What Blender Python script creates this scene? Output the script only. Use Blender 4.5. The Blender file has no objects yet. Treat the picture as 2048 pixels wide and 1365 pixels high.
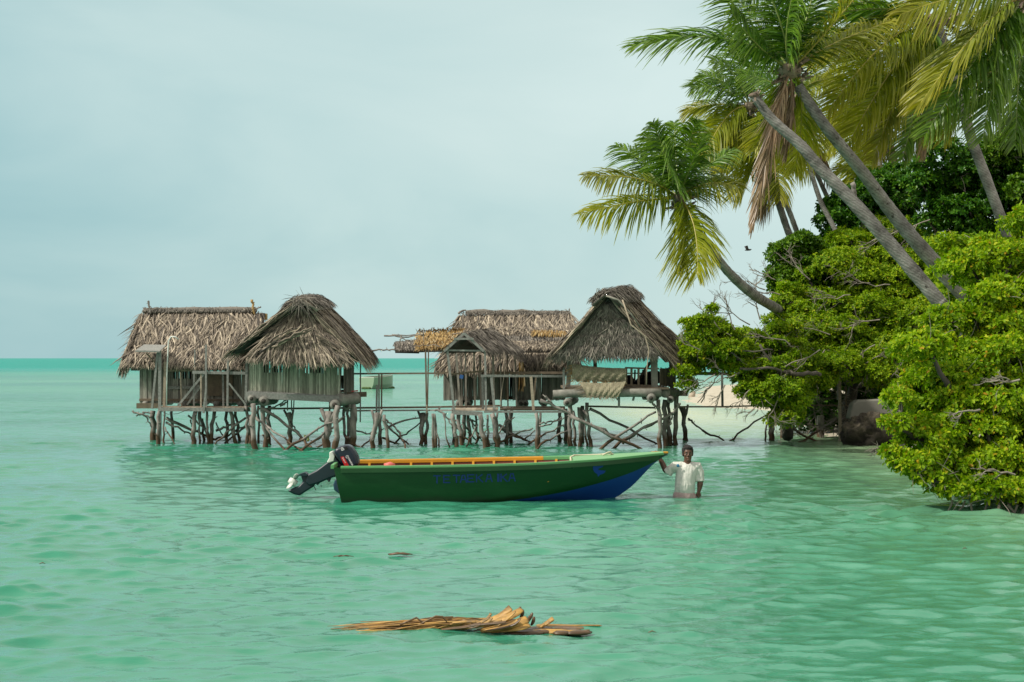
import bpy, math, random
import numpy as np
from mathutils import Vector, Matrix, noise as mnoise

random.seed(7)
RNG = np.random.default_rng(7)
SC = bpy.context.scene
COL = SC.collection
F, H, HY = 3300.0, 2.08, 717.0        # focal length in photo pixels, eye height above the water (m), horizon row
R = math.radians

def P(px, py, d):                      # photo position + distance -> metres
    return Vector(((px - 1024) * d / F, d, H + (HY - py) * d / F))
def DW(py):                            # distance of a point of the water surface
    return F * H / (py - HY)
V = Vector

# ------------------------------------------------------------------ mesh helpers
class MB:
    def __init__(s): s.v = []; s.f = []; s.m = []
    def add(s, vs, fs, mi=0):
        o = len(s.v); s.v.extend([tuple(x) for x in vs])
        s.f.extend([tuple(i + o for i in f) for f in fs]); s.m.extend([mi] * len(fs))
    def box(s, c, size, rot=None, mi=0):
        hx, hy, hz = size[0] / 2, size[1] / 2, size[2] / 2
        vs = [V((x, y, z)) for x in (-hx, hx) for y in (-hy, hy) for z in (-hz, hz)]
        if rot is not None: vs = [rot @ p for p in vs]
        c = V(c); vs = [p + c for p in vs]
        s.add(vs, [(0, 1, 3, 2), (4, 6, 7, 5), (0, 4, 5, 1), (2, 3, 7, 6), (0, 2, 6, 4), (1, 5, 7, 3)], mi)
    def beam(s, p, q, w, h, mi=0, up=(0, 0, 1)):      # squared timber from p to q
        p, q = V(p), V(q); d = q - p; L = d.length
        if L < 1e-6: return
        d /= L; u = V(up)
        if abs(d.dot(u)) > 0.95: u = V((0, 1, 0))
        x = d.cross(u).normalized(); y = x.cross(d).normalized()
        vs = []
        for t in (p, q):
            for a, b in ((-1, -1), (1, -1), (1, 1), (-1, 1)):
                vs.append(t + x * (a * w / 2) + y * (b * h / 2))
        s.add(vs, [(0, 1, 2, 3), (7, 6, 5, 4), (0, 4, 5, 1), (1, 5, 6, 2), (2, 6, 7, 3), (3, 7, 4, 0)], mi)
    def tube(s, pts, rad, n=8, mi=0, cap=True, squash=None, up=None):
        pts = [V(p) for p in pts]
        if not hasattr(rad, '__len__'): rad = [rad] * len(pts)
        rings = []; x = None
        for i, p in enumerate(pts):
            t = (pts[min(i + 1, len(pts) - 1)] - pts[max(i - 1, 0)])
            if t.length < 1e-9: t = V((0, 0, 1))
            t.normalize()
            if x is None:
                a = V(up) if up else (V((0, 1, 0)) if abs(t.y) < .9 else V((1, 0, 0)))
                x = (a - t * a.dot(t)).normalized()
            else:
                x = (x - t * x.dot(t)).normalized()
            y = t.cross(x)
            r = rad[i]; rx, ry = (r, r) if not hasattr(r, '__len__') else r
            rings.append([p + x * (rx * math.cos(k * 2 * math.pi / n)) + y * (ry * math.sin(k * 2 * math.pi / n)) for k in range(n)])
        vs = [v for r_ in rings for v in r_]; fs = []
        for i in range(len(rings) - 1):
            for k in range(n):
                a, b = i * n + k, i * n + (k + 1) % n
                fs.append((a, b, b + n, a + n))
        if cap:
            fs.append(tuple(range(n))[::-1]); fs.append(tuple((len(rings) - 1) * n + k for k in range(n)))
        s.add(vs, fs, mi)
    def ell(s, c, r, rot=None, nu=12, nv=8, mi=0):
        c = V(c); vs = [V((0, 0, r[2]))]
        for j in range(1, nv):
            th = math.pi * j / nv
            for i in range(nu):
                ph = 2 * math.pi * i / nu
                vs.append(V((r[0] * math.sin(th) * math.cos(ph), r[1] * math.sin(th) * math.sin(ph), r[2] * math.cos(th))))
        vs.append(V((0, 0, -r[2])))
        if rot is not None: vs = [rot @ p for p in vs]
        vs = [p + c for p in vs]; fs = []
        for i in range(nu): fs.append((0, 1 + i, 1 + (i + 1) % nu))
        for j in range(nv - 2):
            for i in range(nu):
                a, b = 1 + j * nu + i, 1 + j * nu + (i + 1) % nu
                fs.append((a, a + nu, b + nu, b))
        L = len(vs) - 1; o = 1 + (nv - 2) * nu
        for i in range(nu): fs.append((o + i, L, o + (i + 1) % nu))
        s.add(vs, fs, mi)
    def plate(s, outline, th, axis, mi=0):            # closed outline (3-D points) given a thickness along axis
        ax = V(axis) * (th / 2); n = len(outline)
        vs = [V(p) - ax for p in outline] + [V(p) + ax for p in outline]
        fs = [tuple(range(n))[::-1], tuple(range(n, 2 * n))] + [(i, (i + 1) % n, (i + 1) % n + n, i + n) for i in range(n)]
        s.add(vs, fs, mi)
    def build(s, name, mats, parent=None, smooth=False, bevel=0, flip=False):
        me = bpy.data.meshes.new(name); me.from_pydata([tuple(v) for v in s.v], [], s.f)
        for m in (mats if isinstance(mats, (list, tuple)) else [mats]): me.materials.append(m)
        if any(s.m): me.polygons.foreach_set('material_index', s.m)
        if smooth: me.polygons.foreach_set('use_smooth', [True] * len(me.polygons))
        me.update()
        o = bpy.data.objects.new(name, me); COL.objects.link(o)
        if parent: attach(o, parent)
        if bevel:
            b = o.modifiers.new('bevel', 'BEVEL'); b.width = bevel; b.segments = 2; b.limit_method = 'ANGLE'
        return o

def attach(o, parent):                                # world-space mesh under a moved parent
    o.parent = parent
    o.matrix_parent_inverse = Matrix.Translation(wloc(parent)).inverted()
def wloc(o):
    l = V(o.location)
    if o.parent and not is_id(o.matrix_parent_inverse): return l
    return l
def is_id(m): return m == Matrix.Identity(4)

def np_mesh(name, verts, quads, mats, parent=None, mi=None, attr=None, smooth=False):   # big meshes
    verts = np.asarray(verts, dtype=np.float32).reshape(-1, 3); quads = np.asarray(quads, dtype=np.int32)
    k = quads.shape[1]; n = len(quads)
    me = bpy.data.meshes.new(name)
    me.vertices.add(len(verts)); me.vertices.foreach_set('co', verts.ravel())
    me.loops.add(n * k); me.loops.foreach_set('vertex_index', quads.ravel())
    me.polygons.add(n); me.polygons.foreach_set('loop_start', np.arange(0, n * k, k, dtype=np.int32))
    if mi is not None: me.polygons.foreach_set('material_index', np.asarray(mi, dtype=np.int32))
    if smooth: me.polygons.foreach_set('use_smooth', np.ones(n, dtype=bool))
    for m in (mats if isinstance(mats, (list, tuple)) else [mats]): me.materials.append(m)
    if attr:
        for an, av in attr.items():
            a = me.attributes.new(an, 'FLOAT', 'POINT'); a.data.foreach_set('value', np.asarray(av, dtype=np.float32).ravel())
    me.update(calc_edges=True)
    o = bpy.data.objects.new(name, me); COL.objects.link(o)
    if parent: attach(o, parent)
    return o

def tag(o, label=None, cat=None, group=None, kind=None):
    if label: o['label'] = label
    if cat: o['category'] = cat
    if group: o['group'] = group
    if kind: o['kind'] = kind
    return o
def thing(name, loc, label, cat, group=None):
    o = bpy.data.objects.new(name, None); COL.objects.link(o); o.location = loc; o.empty_display_size = .2
    return tag(o, label, cat, group)

# ------------------------------------------------------------------ materials
def newmat(name):
    m = bpy.data.materials.new(name); m.use_nodes = True
    nt = m.node_tree; b = nt.nodes['Principled BSDF']
    return m, nt, b
def nd(nt, t, **kw):
    n = nt.nodes.new(t)
    for k, v in kw.items(): setattr(n, k, v)
    return n
def ramp(nt, stops, fac):
    r = nd(nt, 'ShaderNodeValToRGB'); el = r.color_ramp.elements
    while len(el) < len(stops): el.new(.5)
    for e, (p, c) in zip(el, stops): e.position = p; e.color = (*c, 1)
    nt.links.new(fac, r.inputs[0]); return r.outputs[0]
def noise_tex(nt, scale, detail=4, stretch=None, coord='Object', rough=.6):
    tc = nd(nt, 'ShaderNodeTexCoord'); n = nd(nt, 'ShaderNodeTexNoise')
    n.inputs['Scale'].default_value = scale; n.inputs['Detail'].default_value = detail; n.inputs['Roughness'].default_value = rough
    if stretch:
        mp = nd(nt, 'ShaderNodeMapping'); mp.inputs['Scale'].default_value = stretch
        nt.links.new(tc.outputs[coord], mp.inputs[0]); nt.links.new(mp.outputs[0], n.inputs[0])
    else: nt.links.new(tc.outputs[coord], n.inputs[0])
    return n.outputs['Fac']
def mix(nt, a, b, fac, mode='MIX'):
    n = nd(nt, 'ShaderNodeMix', data_type='RGBA', blend_type=mode)
    for i, x in ((6, a), (7, b)):
        if isinstance(x, tuple): n.inputs[i].default_value = (*x, 1)
        else: nt.links.new(x, n.inputs[i])
    if isinstance(fac, (int, float)): n.inputs[0].default_value = fac
    else: nt.links.new(fac, n.inputs[0])
    return n.outputs[2]
def mrange(nt, x, a, b, c=0., d=1., smooth=False):
    n = nd(nt, 'ShaderNodeMapRange'); n.inputs[1].default_value = a; n.inputs[2].default_value = b
    n.inputs[3].default_value = c; n.inputs[4].default_value = d
    if smooth: n.interpolation_type = 'SMOOTHSTEP'
    nt.links.new(x, n.inputs[0]); return n.outputs[0]
def bump(nt, b, h, strength=.4, dist=.02):
    n = nd(nt, 'ShaderNodeBump'); n.inputs['Strength'].default_value = strength; n.inputs['Distance'].default_value = dist
    nt.links.new(h, n.inputs['Height']); nt.links.new(n.outputs[0], b.inputs['Normal'])
def worldz(nt):
    g = nd(nt, 'ShaderNodeNewGeometry'); s = nd(nt, 'ShaderNodeSeparateXYZ'); nt.links.new(g.outputs['Position'], s.inputs[0])
    return s.outputs[2]
def island(nt):
    return nd(nt, 'ShaderNodeNewGeometry').outputs['Random Per Island']

def m_island(name, stops, rough=.8, nscale=14, nstretch=None, namt=.5, bumpy=.3, transl=0, tide=False):
    """weathered material: every separate piece takes its own tone, with grain over it"""
    m, nt, b = newmat(name)
    c = ramp(nt, stops, island(nt))
    n = noise_tex(nt, nscale, 5, nstretch)
    dark = mix(nt, c, (.0, .0, .0), namt)
    c2 = mix(nt, dark, c, mrange(nt, n, .32, .62))
    if tide:                                          # wet brown weed line on the piles
        z = worldz(nt); nn = noise_tex(nt, 3.0, 3)
        add = nd(nt, 'ShaderNodeMath', operation='MULTIPLY_ADD'); nt.links.new(nn, add.inputs[0]); add.inputs[1].default_value = -.35; nt.links.new(z, add.inputs[2])
        wet = mix(nt, (.030, .020, .012), (.115, .062, .028), noise_tex(nt, 9, 4))
        c2 = mix(nt, wet, c2, mrange(nt, add.outputs[0], .02, .12))
    nt.links.new(c2, b.inputs['Base Color']); b.inputs['Roughness'].default_value = rough
    if bumpy: bump(nt, b, n, bumpy, .02)
    if transl:
        out = nt.nodes['Material Output']; t = nd(nt, 'ShaderNodeBsdfTranslucent'); ms = nd(nt, 'ShaderNodeMixShader')
        g = nd(nt, 'ShaderNodeHueSaturation'); g.inputs['Value'].default_value = 1.5; g.inputs['Saturation'].default_value = 1.1
        nt.links.new(c2, g.inputs['Color']); nt.links.new(g.outputs[0], t.inputs[0])
        ms.inputs[0].default_value = transl
        nt.links.new(b.outputs[0], ms.inputs[1]); nt.links.new(t.outputs[0], ms.inputs[2]); nt.links.new(ms.outputs[0], out.inputs[0])
    return m

def m_paint(name, col, rough=.45, wear=None, wearamt=.55, nscale=6, spec=.5):
    m, nt, b = newmat(name)
    n = noise_tex(nt, nscale, 6)
    c = mix(nt, tuple(x * .82 for x in col), tuple(min(1, x * 1.12) for x in col), n)
    if wear:
        n2 = noise_tex(nt, nscale * 2.3, 8, rough=.75)
        c = mix(nt, c, wear, mrange(nt, n2, wearamt, wearamt + .05))
    nt.links.new(c, b.inputs['Base Color']); b.inputs['Roughness'].default_value = rough
    b.inputs['Specular IOR Level'].default_value = spec
    bump(nt, b, noise_tex(nt, 40, 3), .08, .01)
    return m

M = {}
M['thatch'] = m_island('dry_palm_thatch', [(0, (.06, .052, .044)), (.25, (.16, .13, .098)), (.6, (.27, .222, .165)), (.85, (.39, .325, .245)), (1, (.52, .44, .32))], nscale=8, namt=.35, bumpy=0)
M['thatch_dark'] = m_island('old_dark_thatch', [(0, (.06, .053, .046)), (.5, (.17, .15, .125)), (.9, (.28, .25, .21)), (1, (.38, .34, .27))], nscale=8, namt=.35, bumpy=0)
M['thatch_gold'] = m_island('fresh_golden_thatch', [(0, (.16, .09, .03)), (.4, (.36, .22, .07)), (.8, (.52, .36, .14)), (1, (.50, .42, .27))], nscale=8, namt=.4, bumpy=0)
M['underlay'] = m_island('thatch_underlay', [(0, (.045, .038, .03)), (1, (.06, .05, .04))], nscale=12, namt=.5, bumpy=.3)
M['slat'] = m_island('grey_stick_wall', [(0, (.13, .12, .10)), (.35, (.24, .225, .19)), (.7, (.33, .315, .265)), (1, (.44, .42, .35))], nscale=9, nstretch=(6, 6, .6), namt=.45, bumpy=.3)
M['slat_green'] = m_island('greenish_stick_wall', [(0, (.17, .18, .13)), (.4, (.29, .31, .23)), (.75, (.39, .41, .31)), (1, (.52, .53, .41))], nscale=9, nstretch=(6, 6, .6), namt=.4, bumpy=.3)
M['timber'] = m_island('weathered_timber', [(0, (.15, .155, .145)), (.5, (.24, .245, .225)), (1, (.36, .355, .32))], nscale=7, nstretch=(3, 3, 3), namt=.4, bumpy=.3)
M['timber_brown'] = m_island('brown_timber', [(0, (.11, .08, .055)), (.5, (.17, .13, .09)), (1, (.26, .20, .13))], nscale=7, namt=.4, bumpy=.3)
M['plank'] = m_island('bleached_deck_plank', [(0, (.26, .21, .15)), (.5, (.38, .31, .23)), (1, (.48, .41, .31))], nscale=7, nstretch=(1, 4, 4), namt=.3, bumpy=.3)
M['pile'] = m_island('tidal_driftwood_pile', [(0, (.15, .13, .115)), (.5, (.25, .225, .20)), (1, (.37, .34, .30))], nscale=7, nstretch=(1, 1, .5), namt=.7, bumpy=.6, tide=True)
M['log'] = m_island('grey_log', [(0, (.19, .185, .16)), (1, (.29, .28, .24))], nscale=6, namt=.5, bumpy=.4)
M['bark'] = m_island('bush_bark', [(0, (.05, .042, .034)), (.5, (.10, .085, .07)), (1, (.17, .15, .125))], nscale=10, namt=.5, bumpy=.5)
M['twig'] = m_island('bare_grey_twig', [(0, (.12, .10, .08)), (1, (.30, .27, .22))], nscale=10, namt=.3, bumpy=0)
# ------------------------------------------------------------------ camera
cam_d = bpy.data.cameras.new('camera'); cam = bpy.data.objects.new('camera', cam_d); COL.objects.link(cam)
cam.location = (0, 0, H); cam.rotation_euler = (R(90), 0, 0)
cam_d.sensor_width = 36; cam_d.lens = 36 * F / 2048; cam_d.shift_y = (HY - 682.5) / 2048
cam_d.clip_start = .1; cam_d.clip_end = 60000
SC.camera = cam
SC.view_settings.view_transform = 'Standard'; SC.view_settings.look = 'None'
SC.view_settings.exposure = .22; SC.view_settings.gamma = 1

# ------------------------------------------------------------------ light
S = V((-.68, -.24, .69)).normalized()
sd = bpy.data.lights.new('sun', 'SUN'); sd.energy = 3.9; sd.angle = R(3); sd.color = (1, .95, .84)
so = bpy.data.objects.new('sun', sd); COL.objects.link(so); so.rotation_euler = S.to_track_quat('Z', 'Y').to_euler(); so.location = (-20, 10, 40)
w = bpy.data.worlds.new('World'); SC.world = w; w.use_nodes = True
nt = w.node_tree; bg = nt.nodes['Background']; bg.inputs[1].default_value = .1
sky = nd(nt, 'ShaderNodeTexSky'); sky.sky_type = 'NISHITA'; sky.sun_disc = False
sky.sun_elevation = math.asin(S.z); sky.sun_rotation = math.atan2(S.x, S.y)
tc = nd(nt, 'ShaderNodeTexCoord'); sp = nd(nt, 'ShaderNodeSeparateXYZ'); nt.links.new(tc.outputs['Generated'], sp.inputs[0])
mp = nd(nt, 'ShaderNodeMapping'); mp.inputs['Scale'].default_value = (3.2, 3.2, 7.5); nt.links.new(tc.outputs['Generated'], mp.inputs[0])
nz = nd(nt, 'ShaderNodeTexNoise'); nz.inputs['Scale'].default_value = 1.15; nz.inputs['Detail'].default_value = 5; nz.inputs['Roughness'].default_value = .5
nz.inputs['Distortion'].default_value = .5
nt.links.new(mp.outputs[0], nz.inputs[0])
# veil of cloud: thinner and bluer to the left, brighter to the right
a1 = nd(nt, 'ShaderNodeMath', operation='MULTIPLY_ADD'); nt.links.new(sp.outputs[0], a1.inputs[0]); a1.inputs[1].default_value = 1.15; a1.inputs[2].default_value = .38
zz = nd(nt, 'ShaderNodeMath', operation='MULTIPLY_ADD'); nt.links.new(sp.outputs[2], zz.inputs[0]); zz.inputs[1].default_value = .75; nt.links.new(a1.outputs[0], zz.inputs[2])
a2 = nd(nt, 'ShaderNodeMath', operation='MULTIPLY_ADD'); nt.links.new(nz.outputs['Fac'], a2.inputs[0]); a2.inputs[1].default_value = 1.1
sub = nd(nt, 'ShaderNodeMath', operation='SUBTRACT'); nt.links.new(zz.outputs[0], sub.inputs[0]); sub.inputs[1].default_value = .34
nt.links.new(sub.outputs[0], a2.inputs[2])
cl = ramp(nt, [(0, (2.1, 4.1, 4.5)), (.3, (3.3, 5.2, 5.4)), (.6, (4.7, 6.3, 6.25)), (.85, (5.4, 6.8, 6.65)), (1, (6.0, 7.3, 7.1))], a2.outputs[0])
hi = mrange(nt, sp.outputs[2], .17, .55, smooth=True); bk = mrange(nt, sp.outputs[1], .35, -.35, 0, .75, smooth=True)
mx_ = nd(nt, 'ShaderNodeMath', operation='MAXIMUM'); nt.links.new(hi, mx_.inputs[0]); nt.links.new(bk, mx_.inputs[1])
cl = mix(nt, cl, (8.6, 8.3, 7.6), mx_.outputs[0])        # brighter, whiter cloud deck overhead and behind
nt.links.new(mix(nt, sky.outputs[0], cl, .93), bg.inputs[0])

# ------------------------------------------------------------------ land
SHORE = np.array([(9.5, -40), (9.5, 10), (8.9, 20), (8.7, 30), (8.5, 37), (8.8, 41), (8.7, 45), (8.9, 50), (9.7, 57), (10.4, 65), (8.6, 71), (8.2, 77), (9.6, 88), (11.6, 100), (14, 118), (24, 150), (60, 210), (300, 500), (400, 500), (400, -40)])
def shore_dist(X, Y):                                # signed: + on land
    X = np.asarray(X, float); Y = np.asarray(Y, float)
    best = np.full(X.shape, 1e9); inside = np.zeros(X.shape, bool)
    n = len(SHORE)
    for i in range(n):
        x1, y1 = SHORE[i]; x2, y2 = SHORE[(i + 1) % n]
        dx, dy = x2 - x1, y2 - y1
        t = np.clip(((X - x1) * dx + (Y - y1) * dy) / (dx * dx + dy * dy), 0, 1)
        best = np.minimum(best, np.hypot(X - x1 - t * dx, Y - y1 - t * dy))
        c = ((y1 > Y) != (y2 > Y)) & (X < (x2 - x1) * (Y - y1) / (y2 - y1 + 1e-12) + x1)
        inside ^= c
    return np.where(inside, best, -best)
def land_h(X, Y):
    d = shore_dist(X, Y)
    d = d + .35 * np.sin(X * .9 + 1) * np.cos(Y * .7) + .2 * np.sin(X * 2.3 + Y * 1.7)
    return np.where(d > 0, 1.1 * (1 - np.exp(-d * .10)), d * .12)
gx = np.concatenate([np.linspace(3.5, 16, 60), np.linspace(17, 60, 30), np.linspace(80, 400, 10)])
gy = np.concatenate([np.linspace(-30, 10, 12), np.linspace(11, 130, 260), np.linspace(140, 490, 20)])
GX, GY = np.meshgrid(gx, gy); GZ = np.clip(land_h(GX, GY), -1.2, 2)
idx = np.arange(GX.size).reshape(GX.shape)
q = np.stack([idx[:-1, :-1], idx[:-1, 1:], idx[1:, 1:], idx[1:, :-1]], -1).reshape(-1, 4)
m, nt, b = newmat('coral_sand')
c = mix(nt, (.47, .43, .34), (.36, .32, .24), noise_tex(nt, .6, 8)); c = mix(nt, c, (.16, .12, .08), mrange(nt, noise_tex(nt, 3.5, 8, rough=.8), .55, .68, 0, .8))
nt.links.new(c, b.inputs['Base Color']); b.inputs['Roughness'].default_value = .95; bump(nt, b, noise_tex(nt, 8, 6), .5, .05)
tag(np_mesh('beach', np.stack([GX, GY, GZ], -1), q, m, smooth=True), kind='structure')

# ------------------------------------------------------------------ water
ys = [-60., -20., 0., 4.]
y = 7.
while y < 170: ys.append(y); y *= 1.0030
while y < 45000: ys.append(y); y *= 1.05
ys = np.array(ys)
uc = np.linspace(-1, 1, 661); us = np.concatenate([[-14, -6, -3, -1.8, -1.3], uc, [1.3, 1.8, 3, 6, 14]])
U, Yg = np.meshgrid(us, ys)
half = np.where(Yg > 6, .345 * Yg + 2.2, 5.)
X = U * half
dy = np.maximum(.0030 * np.abs(Yg), .02); dx = half / 330
sp_ = np.maximum(dy, dx * .7)
Z = np.zeros_like(X); DX = np.zeros_like(X); DY = np.zeros_like(X)
rw = np.random.default_rng(3)
gust = .75 + .6 * np.sin(X * .21 + 1.3 * np.sin(Yg * .16)) * np.sin(Yg * .31 + .7 * np.sin(X * .17)) + .2 * np.sin(X * .53 - Yg * .61)
gust = np.clip(gust, .6, 1.5)
for i in range(140):
    lam = .15 * (1.6 / .15) ** rw.random()
    if i < 8: lam = 3 + 3 * rw.random()
    th = R(-84) + rw.normal() * R(27)                # travelling towards the viewer and a little right
    kx, ky = math.cos(th) * 2 * math.pi / lam, math.sin(th) * 2 * math.pi / lam
    amp = .0066 * lam * math.exp(-.5 * (math.log(min(lam, 2.2) / .31) / .8) ** 2) * (0.6 + .8 * rw.random())
    if lam > 3: amp = .0025 * (.5 + rw.random())
    ph = rw.random() * 6.283
    wgt = np.clip((lam / sp_ - 2.4) / 3, 0, 1)
    a = kx * X + ky * Yg + ph; am = amp * wgt * (gust if lam < 3 else 1)
    Z += am * np.sin(a); DX += am * math.cos(th) * np.cos(a); DY += am * math.sin(th) * np.cos(a)
calm = np.clip(1 - (Yg - 120) / 60, 0, 1) * np.where(np.abs(U) > 1.01, 0, 1) * np.where(Yg < 7, 0, 1)
Z *= calm; Xd = X + DX * 1.1 * calm; Yd = Yg + DY * 1.1 * calm
WATER_Z = (X, Yg, Z)
def water_z(x, y):
    j = min(max(int(np.searchsorted(ys, y)), 1), len(ys) - 1); i = int(np.argmin(np.abs(X[j] - x)))
    return float(Z[j, i])
sd_ = shore_dist(X, Yg)
shal = np.clip(np.exp(sd_ / 2.2), 0, 1) * .6
shal = np.maximum(shal, .95 * np.exp(-((X - 6.3) / 3.2) ** 2) * np.exp(-((Yg - 62) / 17) ** 2))
idx = np.arange(X.size).reshape(X.shape)
q = np.stack([idx[:-1, :-1], idx[:-1, 1:], idx[1:, 1:], idx[1:, :-1]], -1).reshape(-1, 4)
m, nt, b = newmat('milky_lagoon_water')
g = nd(nt, 'ShaderNodeNewGeometry'); sx = nd(nt, 'ShaderNodeSeparateXYZ'); nt.links.new(g.outputs['Position'], sx.inputs[0])
yy = sx.outputs[1]
patch = noise_tex(nt, .05, 3, (1, 1.7, 1))
base = mix(nt, (.022, .180, .108), (.045, .245, .152), mrange(nt, patch, .35, .65))
# deeper, bluer water far out; sandbars in between
fr = nd(nt, 'ShaderNodeMapRange'); nt.links.new(yy, fr.inputs[0]); fr.inputs[1].default_value = 150; fr.inputs[2].default_value = 330; fr.interpolation_type = 'SMOOTHSTEP'
bar = mix(nt, (.065, .27, .155), (.022, .19, .12), mrange(nt, noise_tex(nt, .02, 4, (1, 1.5, 1)), .4, .6))
mid = mrange(nt, yy, 38, 110, smooth=True)
base = mix(nt, base, bar, mid)
base = mix(nt, base, (.002, .25, .20), fr.outputs[0])
at = nd(nt, 'ShaderNodeAttribute'); at.attribute_name = 'shallow'
base = mix(nt, base, (.44, .47, .26), at.outputs['Fac'])
nt.links.new(base, b.inputs['Base Color']); b.inputs['IOR'].default_value = 1.33; nt.links.new(mrange(nt, yy, 40, 400, .06, .35), b.inputs['Roughness']); nt.links.new(mrange(nt, yy, 45, 350, .5, .12), b.inputs['Specular IOR Level'])
n1 = noise_tex(nt, 3.2, 5, (1, 1.7, 1), rough=.62); n2 = noise_tex(nt, .55, 4, (1, 2.0, 1), rough=.6)
far = mrange(nt, yy, 50, 200)
hgt = mix(nt, n1, n2, far)
bp = nd(nt, 'ShaderNodeBump'); nt.links.new(hgt, bp.inputs['Height'])
nt.links.new(mrange(nt, yy, 35, 260, .022, 1.2), bp.inputs['Distance']); bp.inputs['Strength'].default_value = .55
nt.links.new(bp.outputs[0], b.inputs['Normal'])
tag(np_mesh('lagoon_water', np.stack([Xd, Yd, Z], -1), q, m, attr={'shallow': shal}, smooth=True), kind='structure')
# ------------------------------------------------------------------ building helpers
def crooked(p, q, k=7, amp=.03, seed=None):
    rr = random.Random(seed if seed is not None else hash((round(p[0], 3), round(p[2], 3), round(q[0], 3))))
    p, q = V(p), V(q); out = []; L = (q - p).length; amp = min(amp, L * .05)
    bow = V((rr.uniform(-1, 1), rr.uniform(-1, 1), rr.uniform(-1, 1))) * amp * 1.5
    for i in range(k):
        t = i / (k - 1); o = bow * math.sin(math.pi * t)
        if 0 < i < k - 1: o = o + V((rr.uniform(-1, 1), rr.uniform(-1, 1), rr.uniform(-1, 1))) * amp
        out.append(p.lerp(q, t) + o)
    return out
def stilt(parent, bx, by, tx, ty, wpx, dt=0, fork=0, name='stilt', straight=False):
    """driftwood pile: foot at the waterline pixel (bx, by), head at (tx, ty), width in pixels"""
    d = DW(by); p = P(bx, by, d); q = P(tx, ty, d + dt); r = wpx * d / F / 2
    mb = MB(); foot = p + (p - q).normalized() * .55
    pts = crooked(foot, q, 10, 0 if straight else .022 + r * .18, seed=int(bx * 7 + by))
    rr = random.Random(int(bx * 13 + ty))
    rad = [r * (1.12 - .2 * i / 9) * (1 if straight else rr.uniform(.88, 1.12)) for i in range(10)]
    rad[-1] = r * (1.15 if fork else .95)
    mb.tube(pts, rad, 10)
    if not straight:
        for _ in range(3):                               # knots and cut twigs
            i = rr.randint(3, 8); a = rr.uniform(0, 6.28); dd = V((math.cos(a), -abs(math.sin(a)), .5)).normalized()
            mb.tube([pts[i], pts[i] + dd * (r + rr.uniform(.02, .07))], [r * .45, r * .2], 6)
    for s in ((-1, 1) if fork else ()):
        mb.tube([pts[7], pts[8] + V((s * r * .9, 0, .03)), q + V((s * r * 2.1, rr.uniform(-.05, .05), .07))], [r * .7, r * .6, r * .5], 7)
    return mb.build(name, M['pile'], parent, smooth=True)
def brace(parent, x1, y1, x2, y2, wpx, d1=None, d2=None, mid=None, name='brace'):
    """crooked stick between two photo positions; a depth left out is the waterline's"""
    d1 = d1 or DW(y1); d2 = d2 or DW(y2)
    p, q = P(x1, y1, d1), P(x2, y2, d2); r = wpx * (d1 + d2) / 2 / F / 2
    seed = int(x1 * 3 + y2 * 5)
    if y1 >= 875 and d1 == DW(y1): p = p + (p - q).normalized() * .25
    if y2 >= 875 and d2 == DW(y2): q = q + (q - p).normalized() * .25
    if mid: c = P(mid[0], mid[1], (d1 + d2) / 2); pts = [p * (1 - t) ** 2 + c * 2 * t * (1 - t) + q * t * t for t in [i / 8 for i in range(9)]]
    else: pts = crooked(p, q, 9, .03, seed)
    rr = random.Random(seed); mb = MB()
    mb.tube(pts, [r * (1.15 - .4 * i / 8) * rr.uniform(.9, 1.1) for i in range(9)], 7)
    for _ in range(4):
        i = rr.randint(1, 7); a = rr.uniform(0, 6.28)
        mb.tube([pts[i], pts[i] + V((math.cos(a), math.sin(a) * .4, math.sin(a))) * (r + rr.uniform(.015, .06))], [r * .5, r * .2], 5)
    return mb.build(name, M['pile'], parent, smooth=True)
def timber(parent, name, pts, w, h=None, mat='timber'):
    """squared timber through photo positions (x, y, distance); sizes in metres"""
    mb = MB()
    for a, c in zip(pts[:-1], pts[1:]): mb.beam(P(*a), P(*c), w, h or w)
    return mb.build(name, M[mat], parent)
def logp(parent, name, a, c, r, mat='log', k=8, amp=.012, hollow=False):
    mb = MB(); pts = crooked(P(*a), P(*c), k, amp); mb.tube(pts, [r * random.uniform(.94, 1.06) for _ in pts], 14)
    if hollow:
        t = (pts[0] - pts[1]).normalized()
        mb.tube([pts[0] + t * .004, pts[0] + t * .006], [r * .5, r * .5], 12, mi=1)
    return mb.build(name, [M[mat], M['underlay']], parent, smooth=True)

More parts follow.
